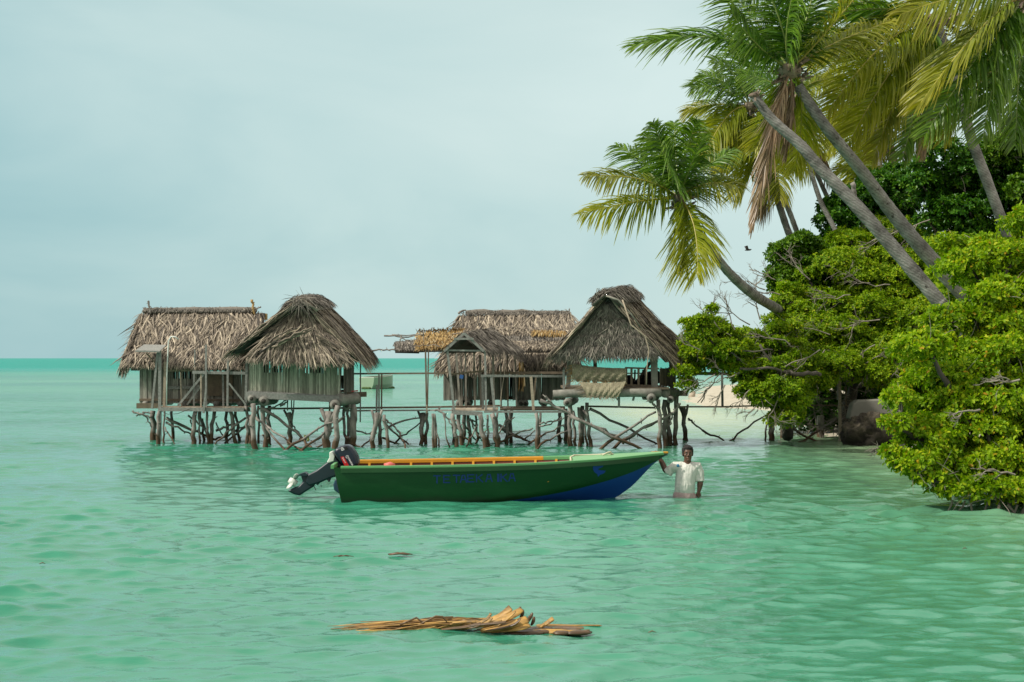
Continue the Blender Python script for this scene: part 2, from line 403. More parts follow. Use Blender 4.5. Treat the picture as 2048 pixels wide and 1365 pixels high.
def blades(c, n, length, width, spread=.35, lift=.05, droop=.25, seed=0, vr=(0, 1), curl=.5, vpow=1):
    """n dry leaf strips lying down the slope c = (TL, TR, BL, BR); returns vertices, quads"""
    g = np.random.default_rng(seed); TL, TR, BL, BR = [np.array(p, float) for p in c]
    u = g.random(n); v = vr[0] + (vr[1] - vr[0]) * g.random(n) ** vpow
    lw = np.linalg.norm(BL - TL) + np.linalg.norm(BR - TR)
    L = length * (.5 + g.random(n)); Ls = lw / 2
    top = TL[None] * (1 - u[:, None]) + TR[None] * u[:, None]; bot = BL[None] * (1 - u[:, None]) + BR[None] * u[:, None]
    v = np.clip(v, 0, 1) * (1 - .55 * L / Ls)
    pos = top + (bot - top) * v[:, None]
    down = bot - top; down /= np.linalg.norm(down, axis=1)[:, None]
    side = (TR - TL) + (BR - BL); side = side / np.linalg.norm(side)
    side = np.repeat(side[None], n, 0)
    nrm = np.cross(side, down); nrm /= np.linalg.norm(nrm, axis=1)[:, None]
    if nrm[:, 2].mean() < 0: nrm = -nrm
    if abs(nrm[:, 2].mean()) < .15 and nrm[:, 1].mean() > 0: nrm = -nrm
    a = g.normal(size=n) * spread
    dr = down * np.cos(a)[:, None] + side * np.sin(a)[:, None] + nrm * (g.random(n)[:, None] * .12)
    wv = side * np.cos(a)[:, None] - down * np.sin(a)[:, None] + nrm * g.normal(size=(n, 1)) * .55
    wv /= np.linalg.norm(wv, axis=1)[:, None]
    W = width * (.5 + g.random(n)); off = g.random(n) * lift
    bend = g.normal(size=n) * curl * .25
    vs = []
    for k, (t, wk) in enumerate(((0, .5), (.35, 1), (.7, .85), (1, .15))):
        p = pos + nrm * off[:, None] + dr * (L * t)[:, None] + side * (bend * L * t * t)[:, None]
        p[:, 2] -= droop * L * t * t * .5
        p += nrm * (.02 * math.sin(t * 3.1))
        vs.append(p - wv * (W * wk / 2)[:, None]); vs.append(p + wv * (W * wk / 2)[:, None])
    vs = np.stack(vs, 1)
    base = np.arange(n)[:, None] * 8
    q = np.concatenate([base + np.array([[0, 1, 3, 2]]), base + np.array([[2, 3, 5, 4]]), base + np.array([[4, 5, 7, 6]])], 0)
    return vs.reshape(-1, 3), q
class Thatch:
    def __init__(s): s.vs = []; s.qs = []; s.mi = []; s.n = 0
    def put(s, v, q, mi=0):
        s.vs.append(np.asarray(v, float)); s.qs.append(np.asarray(q) + s.n); s.mi += [mi] * len(q); s.n += len(v)
    def slab(s, c, th=.06, mi=1):
        TL, TR, BL, BR = [V(p) for p in c]; nrm = (TR - TL + BR - BL).cross(BL - TL + BR - TR).normalized()
        if nrm.z < 0: nrm = -nrm
        k = [p - nrm * .015 for p in (TL, TR, BR, BL)] + [p - nrm * th for p in (TL, TR, BR, BL)]
        s.put([tuple(p) for p in k], [(0, 1, 2, 3), (7, 6, 5, 4), (0, 4, 5, 1), (1, 5, 6, 2), (2, 6, 7, 3), (3, 7, 4, 0)], mi)
    def panel(s, c, dens, length, width, mi=0, slab=True, **kw):
        TL, TR, BL, BR = [V(p) for p in c]
        area = ((TR - TL).length + (BR - BL).length) / 2 * ((BL - TL).length + (BR - TR).length) / 2
        v, q = blades(c, int(area * dens), length, width, **kw); s.put(v, q, mi)
        if slab: s.slab(c)
    def edge(s, p, q, n, length, width, dirn, mi=0, seed=0, jit=.3):
        """ragged fringe of strips along the line p-q pointing dirn"""
        p, q, dirn = V(p), V(q), V(dirn); d2 = V((0, 0, .001))
        v, qq = blades((p, q, p + dirn, q + dirn), n, length, width, spread=jit, lift=.04, seed=seed, vr=(0, .3), droop=.5); s.put(v, qq, mi)
    def stems(s, p, q, n, r, spreadv, mi=0, seed=0):
        """long thin stalks running from p to q (verges)"""
        g = random.Random(seed); mb = MB(); p, q = V(p), V(q)
        for _ in range(n):
            o1 = V([g.uniform(-1, 1) * a for a in spreadv]); o2 = V([g.uniform(-1, 1) * a for a in spreadv])
            a, b = g.uniform(0, .5), g.uniform(.5, 1.03)
            mb.tube(crooked(p.lerp(q, a) + o1, p.lerp(q, b) + o2, 6, .03, seed=g.random()), [r * g.uniform(.6, 1.2)] * 5 + [r * .3], 4, cap=False)
        s.put([tuple(v) for v in mb.v], mb.f, mi)
    def build(s, name, mats, parent):
        return np_mesh(name, np.concatenate(s.vs), np.concatenate(s.qs), [M[m] for m in mats], parent, mi=s.mi)

def slat_wall(parent, a, c, ztop, zbot, mat, wid=.045, holes=(), name='wall', zt2=None, zb2=None, seed=0):
    """wall of upright sticks from a to c (x, y world); holes = (u0, u1, z0, z1, keep)"""
    g = random.Random(seed); a, c = V((a[0], a[1], 0)), V((c[0], c[1], 0)); L = (c - a).length; dr = (c - a) / L; nr = V((dr.y, -dr.x, 0))
    mb = MB(); t = 0; i = 0
    while t < L:
        wd = wid * g.uniform(.6, 1.3); u = (t + wd / 2) / L
        zt = ztop + ((zt2 or ztop) - ztop) * u + g.uniform(-.01, .02); zb = zbot + ((zb2 or zbot) - zbot) * u + g.uniform(-.012, .012)
        spans = [(zb, zt)]
        for (u0, u1, z0, z1, keep) in holes:
            if u0 < u < u1 and i % keep:
                spans = [(zb, z0 + g.uniform(-.01, .01))] + ([(z1, zt)] if z1 < zt else [])
        for z0, z1 in spans:
            p = a + dr * (t + wd / 2) + nr * g.uniform(-.008, .008)
            lean = dr * g.uniform(-.012, .012)
            mb.beam(p + V((0, 0, z0)), p + lean + V((0, 0, z1)), wd * .93, .02, up=tuple(nr))
        t += wd; i += 1
    return mb.build(name, M[mat], parent)
def inner_box(parent, x0, x1, y0, y1, z0, z1, t=.03):   # plain inner lining and floor so that the room is dark inside
    mb = MB(); mb.box(((x0 + x1) / 2, (y0 + y1) / 2, z0), (x1 - x0, y1 - y0, t))
    return mb.build('floor', M['timber_brown'], parent)

# ------------------------------------------------------------------ hut A: wide hut at the far left
A = thing('stilt_hut', P(385, 884, 41.5), 'wide thatched stilt hut at the far left with its long ridge seen broadside', 'hut', 'thatched huts on stilts over the lagoon')
T = Thatch()
r0, r1 = P(284, 628, 42.2), P(524, 626, 42.2); m0, m1 = P(271, 693, 41.1), P(520, 690, 41.1); e0, e1 = P(246, 727, 40.3), P(512, 730, 40.3)
T.panel((r0, r1, m0, m1), 720, .5, .028, seed=1, spread=.36, lift=.09)
T.panel((m0, m1, e0, e1), 780, .45, .028, seed=2, spread=.3, lift=.08)
b0, b1 = P(262, 700, 43.6), P(505, 700, 43.6); f0, f1 = P(262, 738, 44.4), P(505, 738, 44.4)
T.panel((r0, r1, f0, f1), 200, .5, .035, seed=3)
T.panel((r0, r0 + V((.05, .3, 0)), e0, f0), 300, .38, .03, seed=4, slab=False, spread=.15); T.slab((r0, r0 + V((.01, .05, 0)), e0, f0))
T.panel((r1, r1 + V((0, .2, 0)), e1, f1), 200, .45, .03, seed=5)
T.edge(e0, e1, 600, .12, .026, (0, -.12, -.14), seed=6)
T.edge(e0, f0, 90, .22, .024, (-.1, 0, -.2), seed=7, jit=.3)
for k in range(60): pass
T.stems(r0, e0, 26, .010, (.03, .05, .04), seed=8)
roofA = T.build('roof', ['thatch', 'underlay'], A)
rt = Thatch(); mb = MB(); pts = crooked(P(287, 622, 42.15), P(512, 621, 42.15), 12, .012, 3)
mb.tube(pts, [.075, .085, .085, .082, .086, .09, .086, .084, .086, .09, .085, .075], 12)
rt.put([tuple(v) for v in mb.v], [f for f in mb.f if len(f) == 4], 0)
for sgn in (-1, 1):
    v, q = blades((pts[0] + V((0, 0, .07)), pts[-1] + V((0, 0, .07)), pts[0] + V((0, sgn * .11, -.05)), pts[-1] + V((0, sgn * .11, -.05))), 1500, .07, .012, spread=.9, lift=.02, seed=9); rt.put(v, q, 0)
rt.build('ridge_cap', ['thatch_dark'], roofA)
brace(roofA, 296, 602, 301, 628, 4, 42, 42, name='ridge_stick'); o = brace(roofA, 504, 600, 510, 630, 5, 42, 42, name='ridge_stick'); o.data.materials[0] = M['thatch_gold']
brace(roofA, 522, 614, 508, 620, 3, 42, 42, name='ridge_stick')
mb = MB(); mb.beam(P(517, 634, 42.4), P(534, 634, 42.4), .2, .16); mb.build('ridge_board', M['thatch_gold'], roofA)
zA0, zA1 = 2.08 - 90 * 41 / F, 2.08 - 14 * 41 / F
xa0, xa1 = P(280, 0, 41).x, P(500, 0, 41).x
holes = [((340 - 280) / 220, (388 - 280) / 220, P(0, 758, 41).z, P(0, 738, 41).z, 3), ((414 - 280) / 220, (462 - 280) / 220, P(0, 746, 41).z, P(0, 722, 41).z, 100)]
slat_wall(A, (xa0, 41), (xa1, 41), zA1, zA0, 'slat', .045, holes, seed=1)
slat_wall(A, (xa0, 43.6), (xa0, 41.02), zA1, zA0, 'slat', .05, seed=2, name='side_wall')
slat_wall(A, (xa1, 41.02), (xa1, 43.6), zA1, zA0, 'slat', .05, seed=3, name='side_wall')
slat_wall(A, (xa1, 43.6), (xa0, 43.6), zA1, zA0, 'slat', .05, [(.38, .62, zA0 + .5, zA1 - .1, 3)], seed=4, name='back_wall')
inner_box(A, xa0, xa1, 41.05, 43.55, zA0 + .03, 0)
mb = MB(); mb.box((P(440, 0, 40.9).x, 40.93, (P(0, 792, 41).z + P(0, 748, 41).z) / 2), (.62, .03, .55)); mb.build('door', M['timber_brown'], A)
mb = MB(); mb.beam(P(336, 731, 40.55), P(401, 731, 40.55), .03, .22); s_ = mb.build('shutter', M['timber_brown'], A)
mb = MB(); mb.beam(P(335, 742, 40.7), P(398, 741, 40.7), .04, .05); mb.build('window_sill', M['plank'], A)
mb = MB(); mb.beam(P(337, 776, 40.9), P(392, 775, 40.9), .03, .07); mb.build('wall_rail', M['timber'], A)
for a, c in (((274, 812, 40.7), (322, 812, 40.7)),): timber(A, 'floor_beam', [a, c], .14, .13, 'timber_brown')
timber(A, 'floor_beam', [(279, 800, 41), (492, 801, 41)], .08, .06, 'timber_brown')
timber(A, 'floor_beam', [(279, 800, 43.4), (480, 801, 43.4)], .08, .06, 'timber_brown')
for x in (290, 368, 432, 480): logp(A, 'floor_log', (x, 808, 40.8), (x * .93 + 72, 805, 43.8), .075)
for a in ((309, 881, 306, 822, 11), (388, 889, 392, 820, 9), (404.5, 883, 401, 820, 5), (415, 888, 414, 820, 5), (423, 888, 429, 822, 8), (473, 888, 460, 820, 8), (476, 884, 471, 820, 6), (491, 889, 492, 812, 7), (503, 889, 499, 830, 6), (330, 887, 329, 822, 4), (397, 888, 398, 822, 4), (345, 880, 344, 815, 6), (450, 880, 452, 815, 6)):
    stilt(A, *a)
for a in ((332, 836, 430, 880, 6, 41, 41.2), (332, 845, 386, 871, 4, 41, 41), (376, 831, 425, 885, 3.5, 40.5, 40.5), (405, 838, 425, 880, 3, 41, 41), (492, 836, 432, 889, 4, 40.2, None), (432, 846, 462, 887, 3, 40.8, None), (432, 862, 470, 846, 5, 40.6, 40.6), (430, 880, 492, 850, 4, 41, 41), (495, 852, 455, 886, 4, 40.4, None), (330, 855, 346, 888, 3, 40.6, None), (381, 840, 388, 860, 3, 40.8, 40.8)):
    brace(A, *a)
for a in ((265, 822, 306, 834, 4, 41.5, 41.5), (272, 832, 290, 827, 3, 41.5, 41.5), (290, 830, 303, 855, 3, 41.5, 41.5), (285, 824, 306, 827, 3, 41.5, 41.5)):
    brace(A, *a, name='snag')

# porch and rails in front of hut A
W = thing('porch_deck', P(400, 884, 40.0), 'bleached plank porch with rails and a slanted roof panel before the far left hut', 'porch')
DP = 40.05
mb = MB()
y0, y1 = P(0, 812, 39.9).y, 41.0
for k in range(16):
    x = P(322 + k * 11.2, 815, 40.4).x; mb.box((x + .065, 40.4, P(0, 815, 40.1).z), (.128, 1.0, .03))
mb.build('deck', M['plank'], W)
timber(W, 'deck_beam', [(318, 819, 39.85), (488, 820, 39.85)], .06, .09)
timber(W, 'deck_beam', [(318, 819, 40.9), (500, 820, 40.9)], .06, .09)
def post(parent, x, y0, x1, y1, w, d, mat='timber', name='post'): timber(parent, name, [(x, y0, d), (x1, y1, d)], w, w, mat)
post(W, 319.6, 884, 320, 700, .07, 39.9); stilt(W, 320, 889, 319.6, 822, 8, name='pile')
post(W, 316, 700, 304, 818, .05, 39.88); post(W, 331, 725, 328, 815, .06, 40.05, 'plank')
post(W, 390, 700, 388.5, 745, .03, 40.2); post(W, 388, 745, 388, 815, .04, 40.1); post(W, 361, 745, 363, 815, .03, 40.2, 'plank')
post(W, 412, 690, 412, 817, .045, 39.95); post(W, 456, 700, 455, 814, .05, 39.95); post(W, 494, 722, 491, 818, .06, 39.95, 'timber'); post(W, 446, 745, 447, 813, .05, 40.4)
post(W, 402, 748, 402, 816, .035, 40.0, 'plank'); post(W, 412, 781, 407, 827, .05, 39.8, 'timber')
timber(W, 'rail', [(385, 745, 39.98), (497, 747, 39.98)], .035, .07)
timber(W, 'diagonal', [(408, 748, 40.0), (356, 812, 40.0)], .03, .05); timber(W, 'diagonal', [(402, 773, 40.1), (374, 810, 40.1)], .03, .04)
timber(W, 'diagonal', [(458, 767, 39.9), (492, 810, 39.9)], .03, .04); timber(W, 'diagonal', [(398, 770, 40.3), (378, 806, 40.3)], .03, .05)
timber(W, 'brace', [(293, 707, 39.9), (321, 738, 39.9)], .03, .03, 'timber_brown')
mb = MB(); mb.plate([P(271, 702, 39.7), P(320, 703, 39.7), P(333, 691, 40.5), P(288, 690, 40.5)], .02, (0, 0, 1)); mb.build('roof_panel', M['timber'], W)
timber(W, 'panel_frame', [(271, 703, 39.66), (320, 704, 39.66)], .03, .03)
mb = MB(); mb.tube([P(333, 812, 39.9), P(334, 740, 39.9), P(337, 682, 39.9), P(342, 674, 39.9), P(350, 674, 39.9), P(357, 679, 39.9)], .016, 8)
m_white = m_paint('white_plastic_pipe', (.62, .66, .62), .5); pipe = mb.build('bent_pipe', m_white, W, smooth=True)
mb = MB(); mb.tube([P(322, 822, 39.8), P(335, 829, 39.8), P(355, 828, 39.8), P(380, 818, 39.8)], .007, 5); mb.build('cable', M['underlay'], W)

# ------------------------------------------------------------------ hut B
B = thing('stilt_hut', P(600, 893, 38.6), 'greenish stick-walled stilt hut with a shaggy steep gable facing the camera behind the motor', 'hut', 'thatched huts on stilts over the lagoon')
T = Thatch()
FA, BA = P(604, 600, 38.3), P(632, 596, 41.6); LF, RF = P(464, 704, 38.3), P(716, 722, 38.3); LB, RB = P(512, 702, 41.8), P(741, 709, 41.6)
def mid_(a, b, t, out): p = V(a).lerp(V(b), t); return p + V(out)
lm, lmb = mid_(FA, LF, .5, (.04, 0, .03)), mid_(BA, LB, .5, (.04, 0, .03)); rm, rmb = mid_(FA, RF, .5, (.03, 0, .04)), mid_(BA, RB, .5, (.03, 0, .04))
for (c, sd1) in (((FA, BA, rm, rmb), 11), ((rm, rmb, RF, RB), 12), ((FA, BA, lm, lmb), 13), ((lm, lmb, LF, LB), 14)):
    T.panel(c, 620, .6, .022, seed=sd1, spread=.16, lift=.07, curl=.25)
T.panel((P(597, 616, 38.75), P(612, 616, 38.75), P(496, 716, 38.05), P(706, 725, 38.05)), 780, .4, .029, seed=15, spread=.34, lift=.13)
T.panel((P(606, 600, 41.5), P(640, 600, 41.5), P(512, 720, 41.8), P(735, 720, 41.8)), 250, .45, .035, seed=16)
T.edge(P(494, 716, 38.05), P(706, 725, 38.05), 380, .11, .027, (0, -.05, -.1), seed=17)
T.edge(RF, RB, 170, .25, .022, (.15, 0, -.15), seed=18); T.edge(LF, LB, 60, .25, .022, (-.1, 0, -.15), seed=19)
T.stems(FA + V((0, -.05, .03)), LF + V((0, -.05, .02)), 60, .013, (.04, .07, .05), seed=20, mi=0)
T.stems(FA + V((0, -.05, .03)), RF + V((0, -.05, .02)), 46, .012, (.03, .07, .04), seed=21)
T.stems(P(625, 640, 38.1), P(490, 716, 37.98), 16, .015, (.12, .05, .05), seed=22); T.stems(P(618, 655, 38.1), P(700, 725, 37.98), 12, .012, (.1, .04, .08), seed=23)
T.stems(P(625, 655, 38.0), P(540, 690, 37.95), 5, .02, (.06, .03, .05), seed=24, mi=0)
roofB = T.build('roof', ['thatch', 'underlay'], B)
rt = Thatch()
for sgn, sd1 in ((-1, 25), (1, 26)):
    a, b = P(601, 594, 38.2), P(634, 592, 41.7); o1 = V((sgn * .42, 0, -.28))
    v, q = blades((a, b, a + o1, b + o1), 1200, .22, .016, spread=.5, lift=.08, seed=sd1); rt.put(v, q, 0); rt.slab((a, b, a + o1, b + o1), .08, 0)
for k in range(60):
    p = P(random.uniform(585, 612), random.uniform(596, 612), 38.15); v, q = blades((p, p + V((.05, 0, 0)), p + V((-.05, -.02, -.1)), p + V((.1, 0, -.1))), 1, .3, .012, spread=1, seed=k); rt.put(v, q, 0)
rt.build('ridge_cap', ['thatch_dark'], roofB)
timber(B, 'bargeboard', [(604, 601, 38.15), (618, 618, 38.15)], .02, .04, 'slat')
xb0, xb1 = P(498, 0, 38.6).x, P(679, 0, 38.6).x; zt_, zb_ = P(0, 722, 38.6).z, P(0, 783, 38.6).z; zb2_ = P(0, 792, 38.6).z
wz0, wz1 = P(0, 745, 38.6).z, P(0, 722, 38.6).z
slat_wall(B, (xb0, 38.6), (xb1, 38.6), zt_, zb_, 'slat_green', .036, [(.145, .39, wz0, wz1 + 1, 2), (.60, .825, wz0 - .02, wz1 + 1, 2)], seed=5, zb2=zb2_)
slat_wall(B, (xb1, 38.62), (xb1 + .05, 41.5), zt_, zb2_, 'slat', .05, [(.05, .3, zb2_ + .05, zt_, 100)], seed=6, name='side_wall')
slat_wall(B, (xb0, 41.5), (xb0, 38.62), zt_, zb_, 'slat', .05, seed=7, name='side_wall')
slat_wall(B, (xb1, 41.5), (xb0, 41.5), zt_, zb_, 'slat', .05, [(.1, .25, wz0 - .1, wz1 + 1, 3), (.5, .62, wz0 - .15, wz1 + 1, 3)], seed=8, name='back_wall')
inner_box(B, xb0, xb1, 38.65, 41.45, zb_ - .03, 0)
mb = MB(); mb.beam(P(497, 783, 38.52), P(678, 793, 38.52), .03, .035); mb.build('wall_rail', M['timber'], B)
timber(B, 'floor_beam', [(492, 790, 38.45), (690, 800, 38.45)], .14, .14); logp(B, 'floor_beam', (676, 800, 38.4), (712, 797, 38.9), .14, 'log')
timber(B, 'floor_beam', [(694, 790, 39.5), (733, 789, 39.5)], .12, .12, 'timber_brown')
timber(B, 'floor_beam', [(505, 795, 41.2), (700, 797, 41.2)], .12, .12, 'timber_brown')
for a, c, r in (((503, 798, 38.0), (520, 797, 41.6), .09), ((527, 803, 38.3), (548, 799, 41.6), .12), ((669, 810, 38.0), (684, 802, 41.6), .115), ((694, 812, 38.6), (700, 806, 41.6), .1)):
    logp(B, 'floor_log', a, c, r, hollow=True)
mb = MB(); mb.beam(P(703, 783, 39), P(716, 782, 39), .08, .03); red = m_paint('red_plastic', (.45, .04, .04), .5); tag(mb.build('red_tray', red), 'small red plastic strip lying on the beam end right of the greenish hut', 'tray')
for a in ((513, 899, 506, 808, 11), (527, 894, 525, 810, 10), (538, 886, 539, 812, 8), (577, 889, 577, 826, 9, 0, 1), (652, 897, 658, 824, 15, 0, 1), (671, 899, 676, 812, 12), (692, 889, 688, 816, 6), (703, 894, 704, 808, 14), (520, 886, 517, 812, 5), (698, 888, 697, 815, 6)):
    stilt(B, *a)
for a in ((507, 826, 568, 900, 5, 38.0, None), (522, 815, 612, 884, 6, 38.4, 38.6), (600, 878, 622, 897, 5, 38.6, None), (530, 850, 600, 900, 4, 38.7, None), (573, 900, 690, 833, 5, None, 38.2), (602, 900, 684, 838, 5, None, 38.4), (615, 892, 664, 856, 3, 38.6, 38.6), (632, 897, 664, 862, 4, None, 38.3), (580, 843, 612, 884, 3, 39.8, 39.6), (525, 870, 544, 892, 4, 39, None), (640, 836, 662, 860, 4, 38.6, 38.6), (560, 812, 576, 802, 4, 39, 39), (538, 818, 575, 800, 3, 39.2, 39.2)):
    brace(B, *a)
mb = MB(); rr = random.Random(4)
for k in range(7): mb.ell(P(613 + rr.uniform(-4, 4), 877 + rr.uniform(-4, 5), 38.5), (.03, .01, .045), Matrix.Rotation(rr.uniform(-1, 1), 3, 'Y'), 6, 4)
tag(mb.build('leaf_sprig', m_paint('sprig_green', (.13, .17, .03), .6)), 'small green leaf sprig caught on crossed sticks under the gabled hut', 'sprig')

# ------------------------------------------------------------------ hut C: behind, between the walkway and the open hut
C_ = thing('stilt_hut', P(1010, 884, 42.5), 'broadside thatched stilt hut behind the small gabled porch', 'hut', 'thatched huts on stilts over the lagoon')
T = Thatch()
r0, r1 = P(923, 631, 44.4), P(1141, 628, 44.4); m0, m1 = P(912, 680, 43.4), P(1146, 672, 43.4); e0, e1 = P(874, 738, 42.2), P(1160, 734, 42.2)
T.panel((r0, r1, m0, m1), 680, .5, .029, seed=31, spread=.28, lift=.09); T.panel((m0, m1, e0, e1), 720, .45, .028, seed=32, spread=.24, lift=.08)
T.panel((r0, r1, P(895, 735, 46.4), P(1140, 735, 46.4)), 180, .5, .035, seed=33)
T.panel((r1, r1 + V((0, .1, 0)), e1, P(1140, 735, 46.4)), 180, .45, .03, seed=34); T.panel((r0 + V((0, .1, 0)), r0, P(895, 735, 46.4), e0), 260, .45, .03, seed=35)
T.edge(e0, e1, 400, .16, .03, (0, -.1, -.18), seed=36); T.stems(r0, m0, 18, .012, (.03, .05, .03), seed=37); T.stems(r1, m1, 14, .012, (.03, .05, .03), seed=38)
roofC = T.build('roof', ['thatch', 'underlay'], C_)
rt = Thatch(); mb = MB(); pts = crooked(P(932, 627, 44.3), P(1138, 627, 44.3), 12, .03, 5); mb.tube(pts, .075, 12); rt.put([tuple(v) for v in mb.v], [f for f in mb.f if len(f) == 4], 0)
v, q = blades((pts[0] + V((0, 0, .07)), pts[-1] + V((0, 0, .07)), pts[0] + V((0, -.1, -.06)), pts[-1] + V((0, -.1, -.06))), 1500, .08, .012, spread=.9, lift=.02, seed=39); rt.put(v, q, 0)
rt.build('ridge_cap', ['thatch_dark'], roofC)
brace(roofC, 916, 627, 932, 621, 4, 44.3, 44.3, name='ridge_stick'); brace(roofC, 1139, 618, 1139, 632, 2.5, 44.3, 44.3, name='ridge_stick'); brace(roofC, 921, 640, 920, 662, 2.5, 44.2, 44, name='ridge_stick')
xc0, xc1 = P(888, 0, 42.9).x, P(1130, 0, 42.9).x; zc1, zc0 = P(0, 735, 42.9).z, P(0, 801, 42.9).z
slat_wall(C_, (xc0, 42.9), (xc1, 42.9), zc1, zc0, 'slat', .045, [((1013 - 888) / 242, (1026 - 888) / 242, zc0, zc1, 100)], seed=9)
slat_wall(C_, (xc0, 45.8), (xc0, 42.92), zc1, zc0, 'slat', .05, seed=10, name='side_wall'); slat_wall(C_, (xc1, 42.92), (xc1, 45.8), zc1, zc0, 'slat', .05, seed=11, name='side_wall')
slat_wall(C_, (xc1, 45.8), (xc0, 45.8), zc1, zc0, 'slat', .05, seed=12, name='back_wall'); inner_box(C_, xc0, xc1, 42.95, 45.75, zc0 + .03, 0)
timber(C_, 'door_frame', [(1012, 740, 42.8), (1012, 801, 42.8)], .05, .05, 'timber_brown'); timber(C_, 'door_frame', [(1027, 740, 42.8), (1027, 801, 42.8)], .05, .05)
timber(C_, 'wall_plate', [(985, 744, 42.6), (1130, 745, 42.6)], .06, .06, 'timber_brown')
for x, r in ((918, .1), (935, .09), (1042, .1), (1050, .1), (1088, .09), (982, .08)): logp(C_, 'floor_log', (x, 808, 42.4), (x * .94 + 61, 804, 45.9), r, hollow=True)
mb = MB(); rr = random.Random(5)
for k in range(14):
    x = 1043 + rr.uniform(-5, 5); mb.beam(P(x, 722 + rr.uniform(0, 20), 42.0), P(x + rr.uniform(-3, 3), 780 + rr.uniform(-8, 4), 42.0), .02, .008)
tag(mb.build('hanging_leaf_strips', M['thatch_gold']), 'bundle of orange dried leaf strips hanging on the wall behind the railing', 'leaf bundle')
for a in ((931, 886, 930, 815, 8), (937, 886, 938, 815, 7), (1011, 887, 1010, 815, 8), (1025, 886, 1023, 815, 8), (1120, 884, 1121, 815, 8), (1134, 883, 1131, 818, 8), (905, 885, 906, 815, 6)):
    stilt(C_, *a)

# ------------------------------------------------------------------ shelter roof spanning between the huts
SH = thing('shelter_roof', P(960, 690, 41.2), 'low sagging shelter roof with golden new thatch left of the small gabled porch', 'shelter')
T = Thatch(); T.slab((P(788, 684, 41.4), P(838, 678, 41.4), P(790, 702, 40.6), P(838, 703, 40.6)), .05, 1)
T.panel((P(788, 684, 41.4), P(838, 678, 41.4), P(790, 702, 40.6), P(838, 703, 40.6)), 900, .15, .02, mi=2, seed=41, spread=.15, lift=.03)
T.panel((P(835, 668, 41.6), P(925, 664, 41.6), P(833, 701, 40.5), P(905, 699, 40.5)), 1500, .22, .022, mi=0, seed=42, spread=.25, lift=.08)
T.edge(P(835, 668, 41.5), P(925, 664, 41.5), 120, .16, .02, (0, -.1, .12), seed=43, jit=.6)
T.build('golden_thatch', ['thatch_gold', 'underlay', 'thatch_dark'], SH)
T = Thatch()
T.panel((P(985, 655, 42.3), P(1140, 662, 42.3), P(985, 674, 41.8), P(1140, 676, 41.8)), 1500, .16, .02, seed=44, spread=.5, lift=.08)
T.panel((P(1000, 672, 41.9), P(1140, 672, 41.9), P(1000, 688, 41.5), P(1138, 686, 41.5)), 1400, .14, .02, mi=2, seed=45, spread=.3, lift=.06)
T.panel((P(1000, 684, 41.6), P(1138, 684, 41.6), P(1005, 702, 41.1), P(1128, 701, 41.1)), 1600, .16, .02, seed=46, spread=.3, lift=.06)
T.panel((P(1066, 661, 41.9), P(1132, 664, 41.9), P(1062, 672, 41.7), P(1132, 674, 41.7)), 1500, .14, .02, mi=3, seed=47, spread=.12, lift=.05, slab=False)
T.build('tiered_thatch', ['thatch', 'underlay', 'thatch_dark', 'thatch_gold'], SH)
for a in ((768, 672, 850, 671, 3, 40.8, 40.8), (784, 670, 905, 668, 2.2, 41.5, 41.5), (740, 701, 792, 701, 3.5, 40.8, 40.6), (803, 670, 802, 706, 2.2, 40.6, 40.6), (848, 663, 848, 690, 2, 40.6, 40.6), (802, 676, 826, 683, 2, 40.6, 40.6), (833, 692, 884, 692, 1.6, 40.4, 40.4), (905, 668, 922, 667, 2, 41, 41)):
    brace(SH, *a, name='pole')
post(SH, 851, 703, 853.5, 822, .04, 40.2, 'timber_brown'); post(SH, 857, 703, 855, 815, .03, 40.3, 'timber_brown')
timber(SH, 'pole', [(1030, 704, 41.2), (1126, 703, 41.2)], .03, .04, 'slat_green'); 

# small gabled porch
PO = thing('gabled_porch', P(950, 826, 39.6), 'small gabled porch of grey posts with its own little thatched roof', 'porch')
T = Thatch(); ax, bx = P(928, 669, 39.1), P(982, 660, 41.2)
T.panel((ax, bx, P(968, 703, 39.0), P(1043, 706, 41.0)), 900, .34, .018, seed=51, spread=.22, lift=.07); T.panel((ax, bx, P(888, 703, 39.0), P(948, 703, 41.0)), 600, .34, .02, seed=52, spread=.22, lift=.06)
T.edge(P(968, 703, 39.0), P(1043, 706, 41.0), 110, .18, .018, (.08, 0, -.12), seed=53, jit=.5); T.edge(ax, bx, 120, .2, .016, (.1, 0, .03), seed=54, jit=1)
T.build('roof', ['thatch_dark', 'underlay'], PO)
timber(PO, 'bargeboard', [(888, 703, 38.95), (928, 667, 38.95)], .04, .06); timber(PO, 'bargeboard', [(928, 667, 38.93), (968, 703, 38.93)], .04, .06); timber(PO, 'collar_tie', [(908, 678, 38.9), (947, 678, 38.9)], .03, .05)
timber(PO, 'tie_beam', [(892, 701, 39.0), (968, 702, 39.0)], .03, .04)
post(PO, 895, 703, 908, 820, .055, 39.0); post(PO, 902, 750, 909, 818, .03, 39.05); post(PO, 970, 703, 972, 820, .05, 39.0); post(PO, 912, 703, 920, 812, .05, 40.2, 'slat'); post(PO, 931, 703, 932, 812, .04, 40.6, 'slat')
post(PO, 982, 750, 989, 820, .06, 39.0); post(PO, 965, 753, 966, 820, .055, 39.3); post(PO, 986, 703, 988, 812, .05, 40.4, 'slat'); post(PO, 1000, 705, 1003, 814, .03, 40.6, 'slat'); post(PO, 948, 703, 950, 812, .05, 40.9, 'slat')
post(PO, 1014, 706, 1016, 815, .035, 41, 'timber_brown'); post(PO, 1030, 706, 1033, 815, .04, 41.2, 'slat'); post(PO, 960, 710, 962, 812, .05, 41, 'slat'); post(PO, 922, 712, 924, 812, .03, 41, 'slat')
timber(PO, 'rail', [(902, 749, 39.1), (970, 742, 39.6)], .03, .04, 'timber_brown')
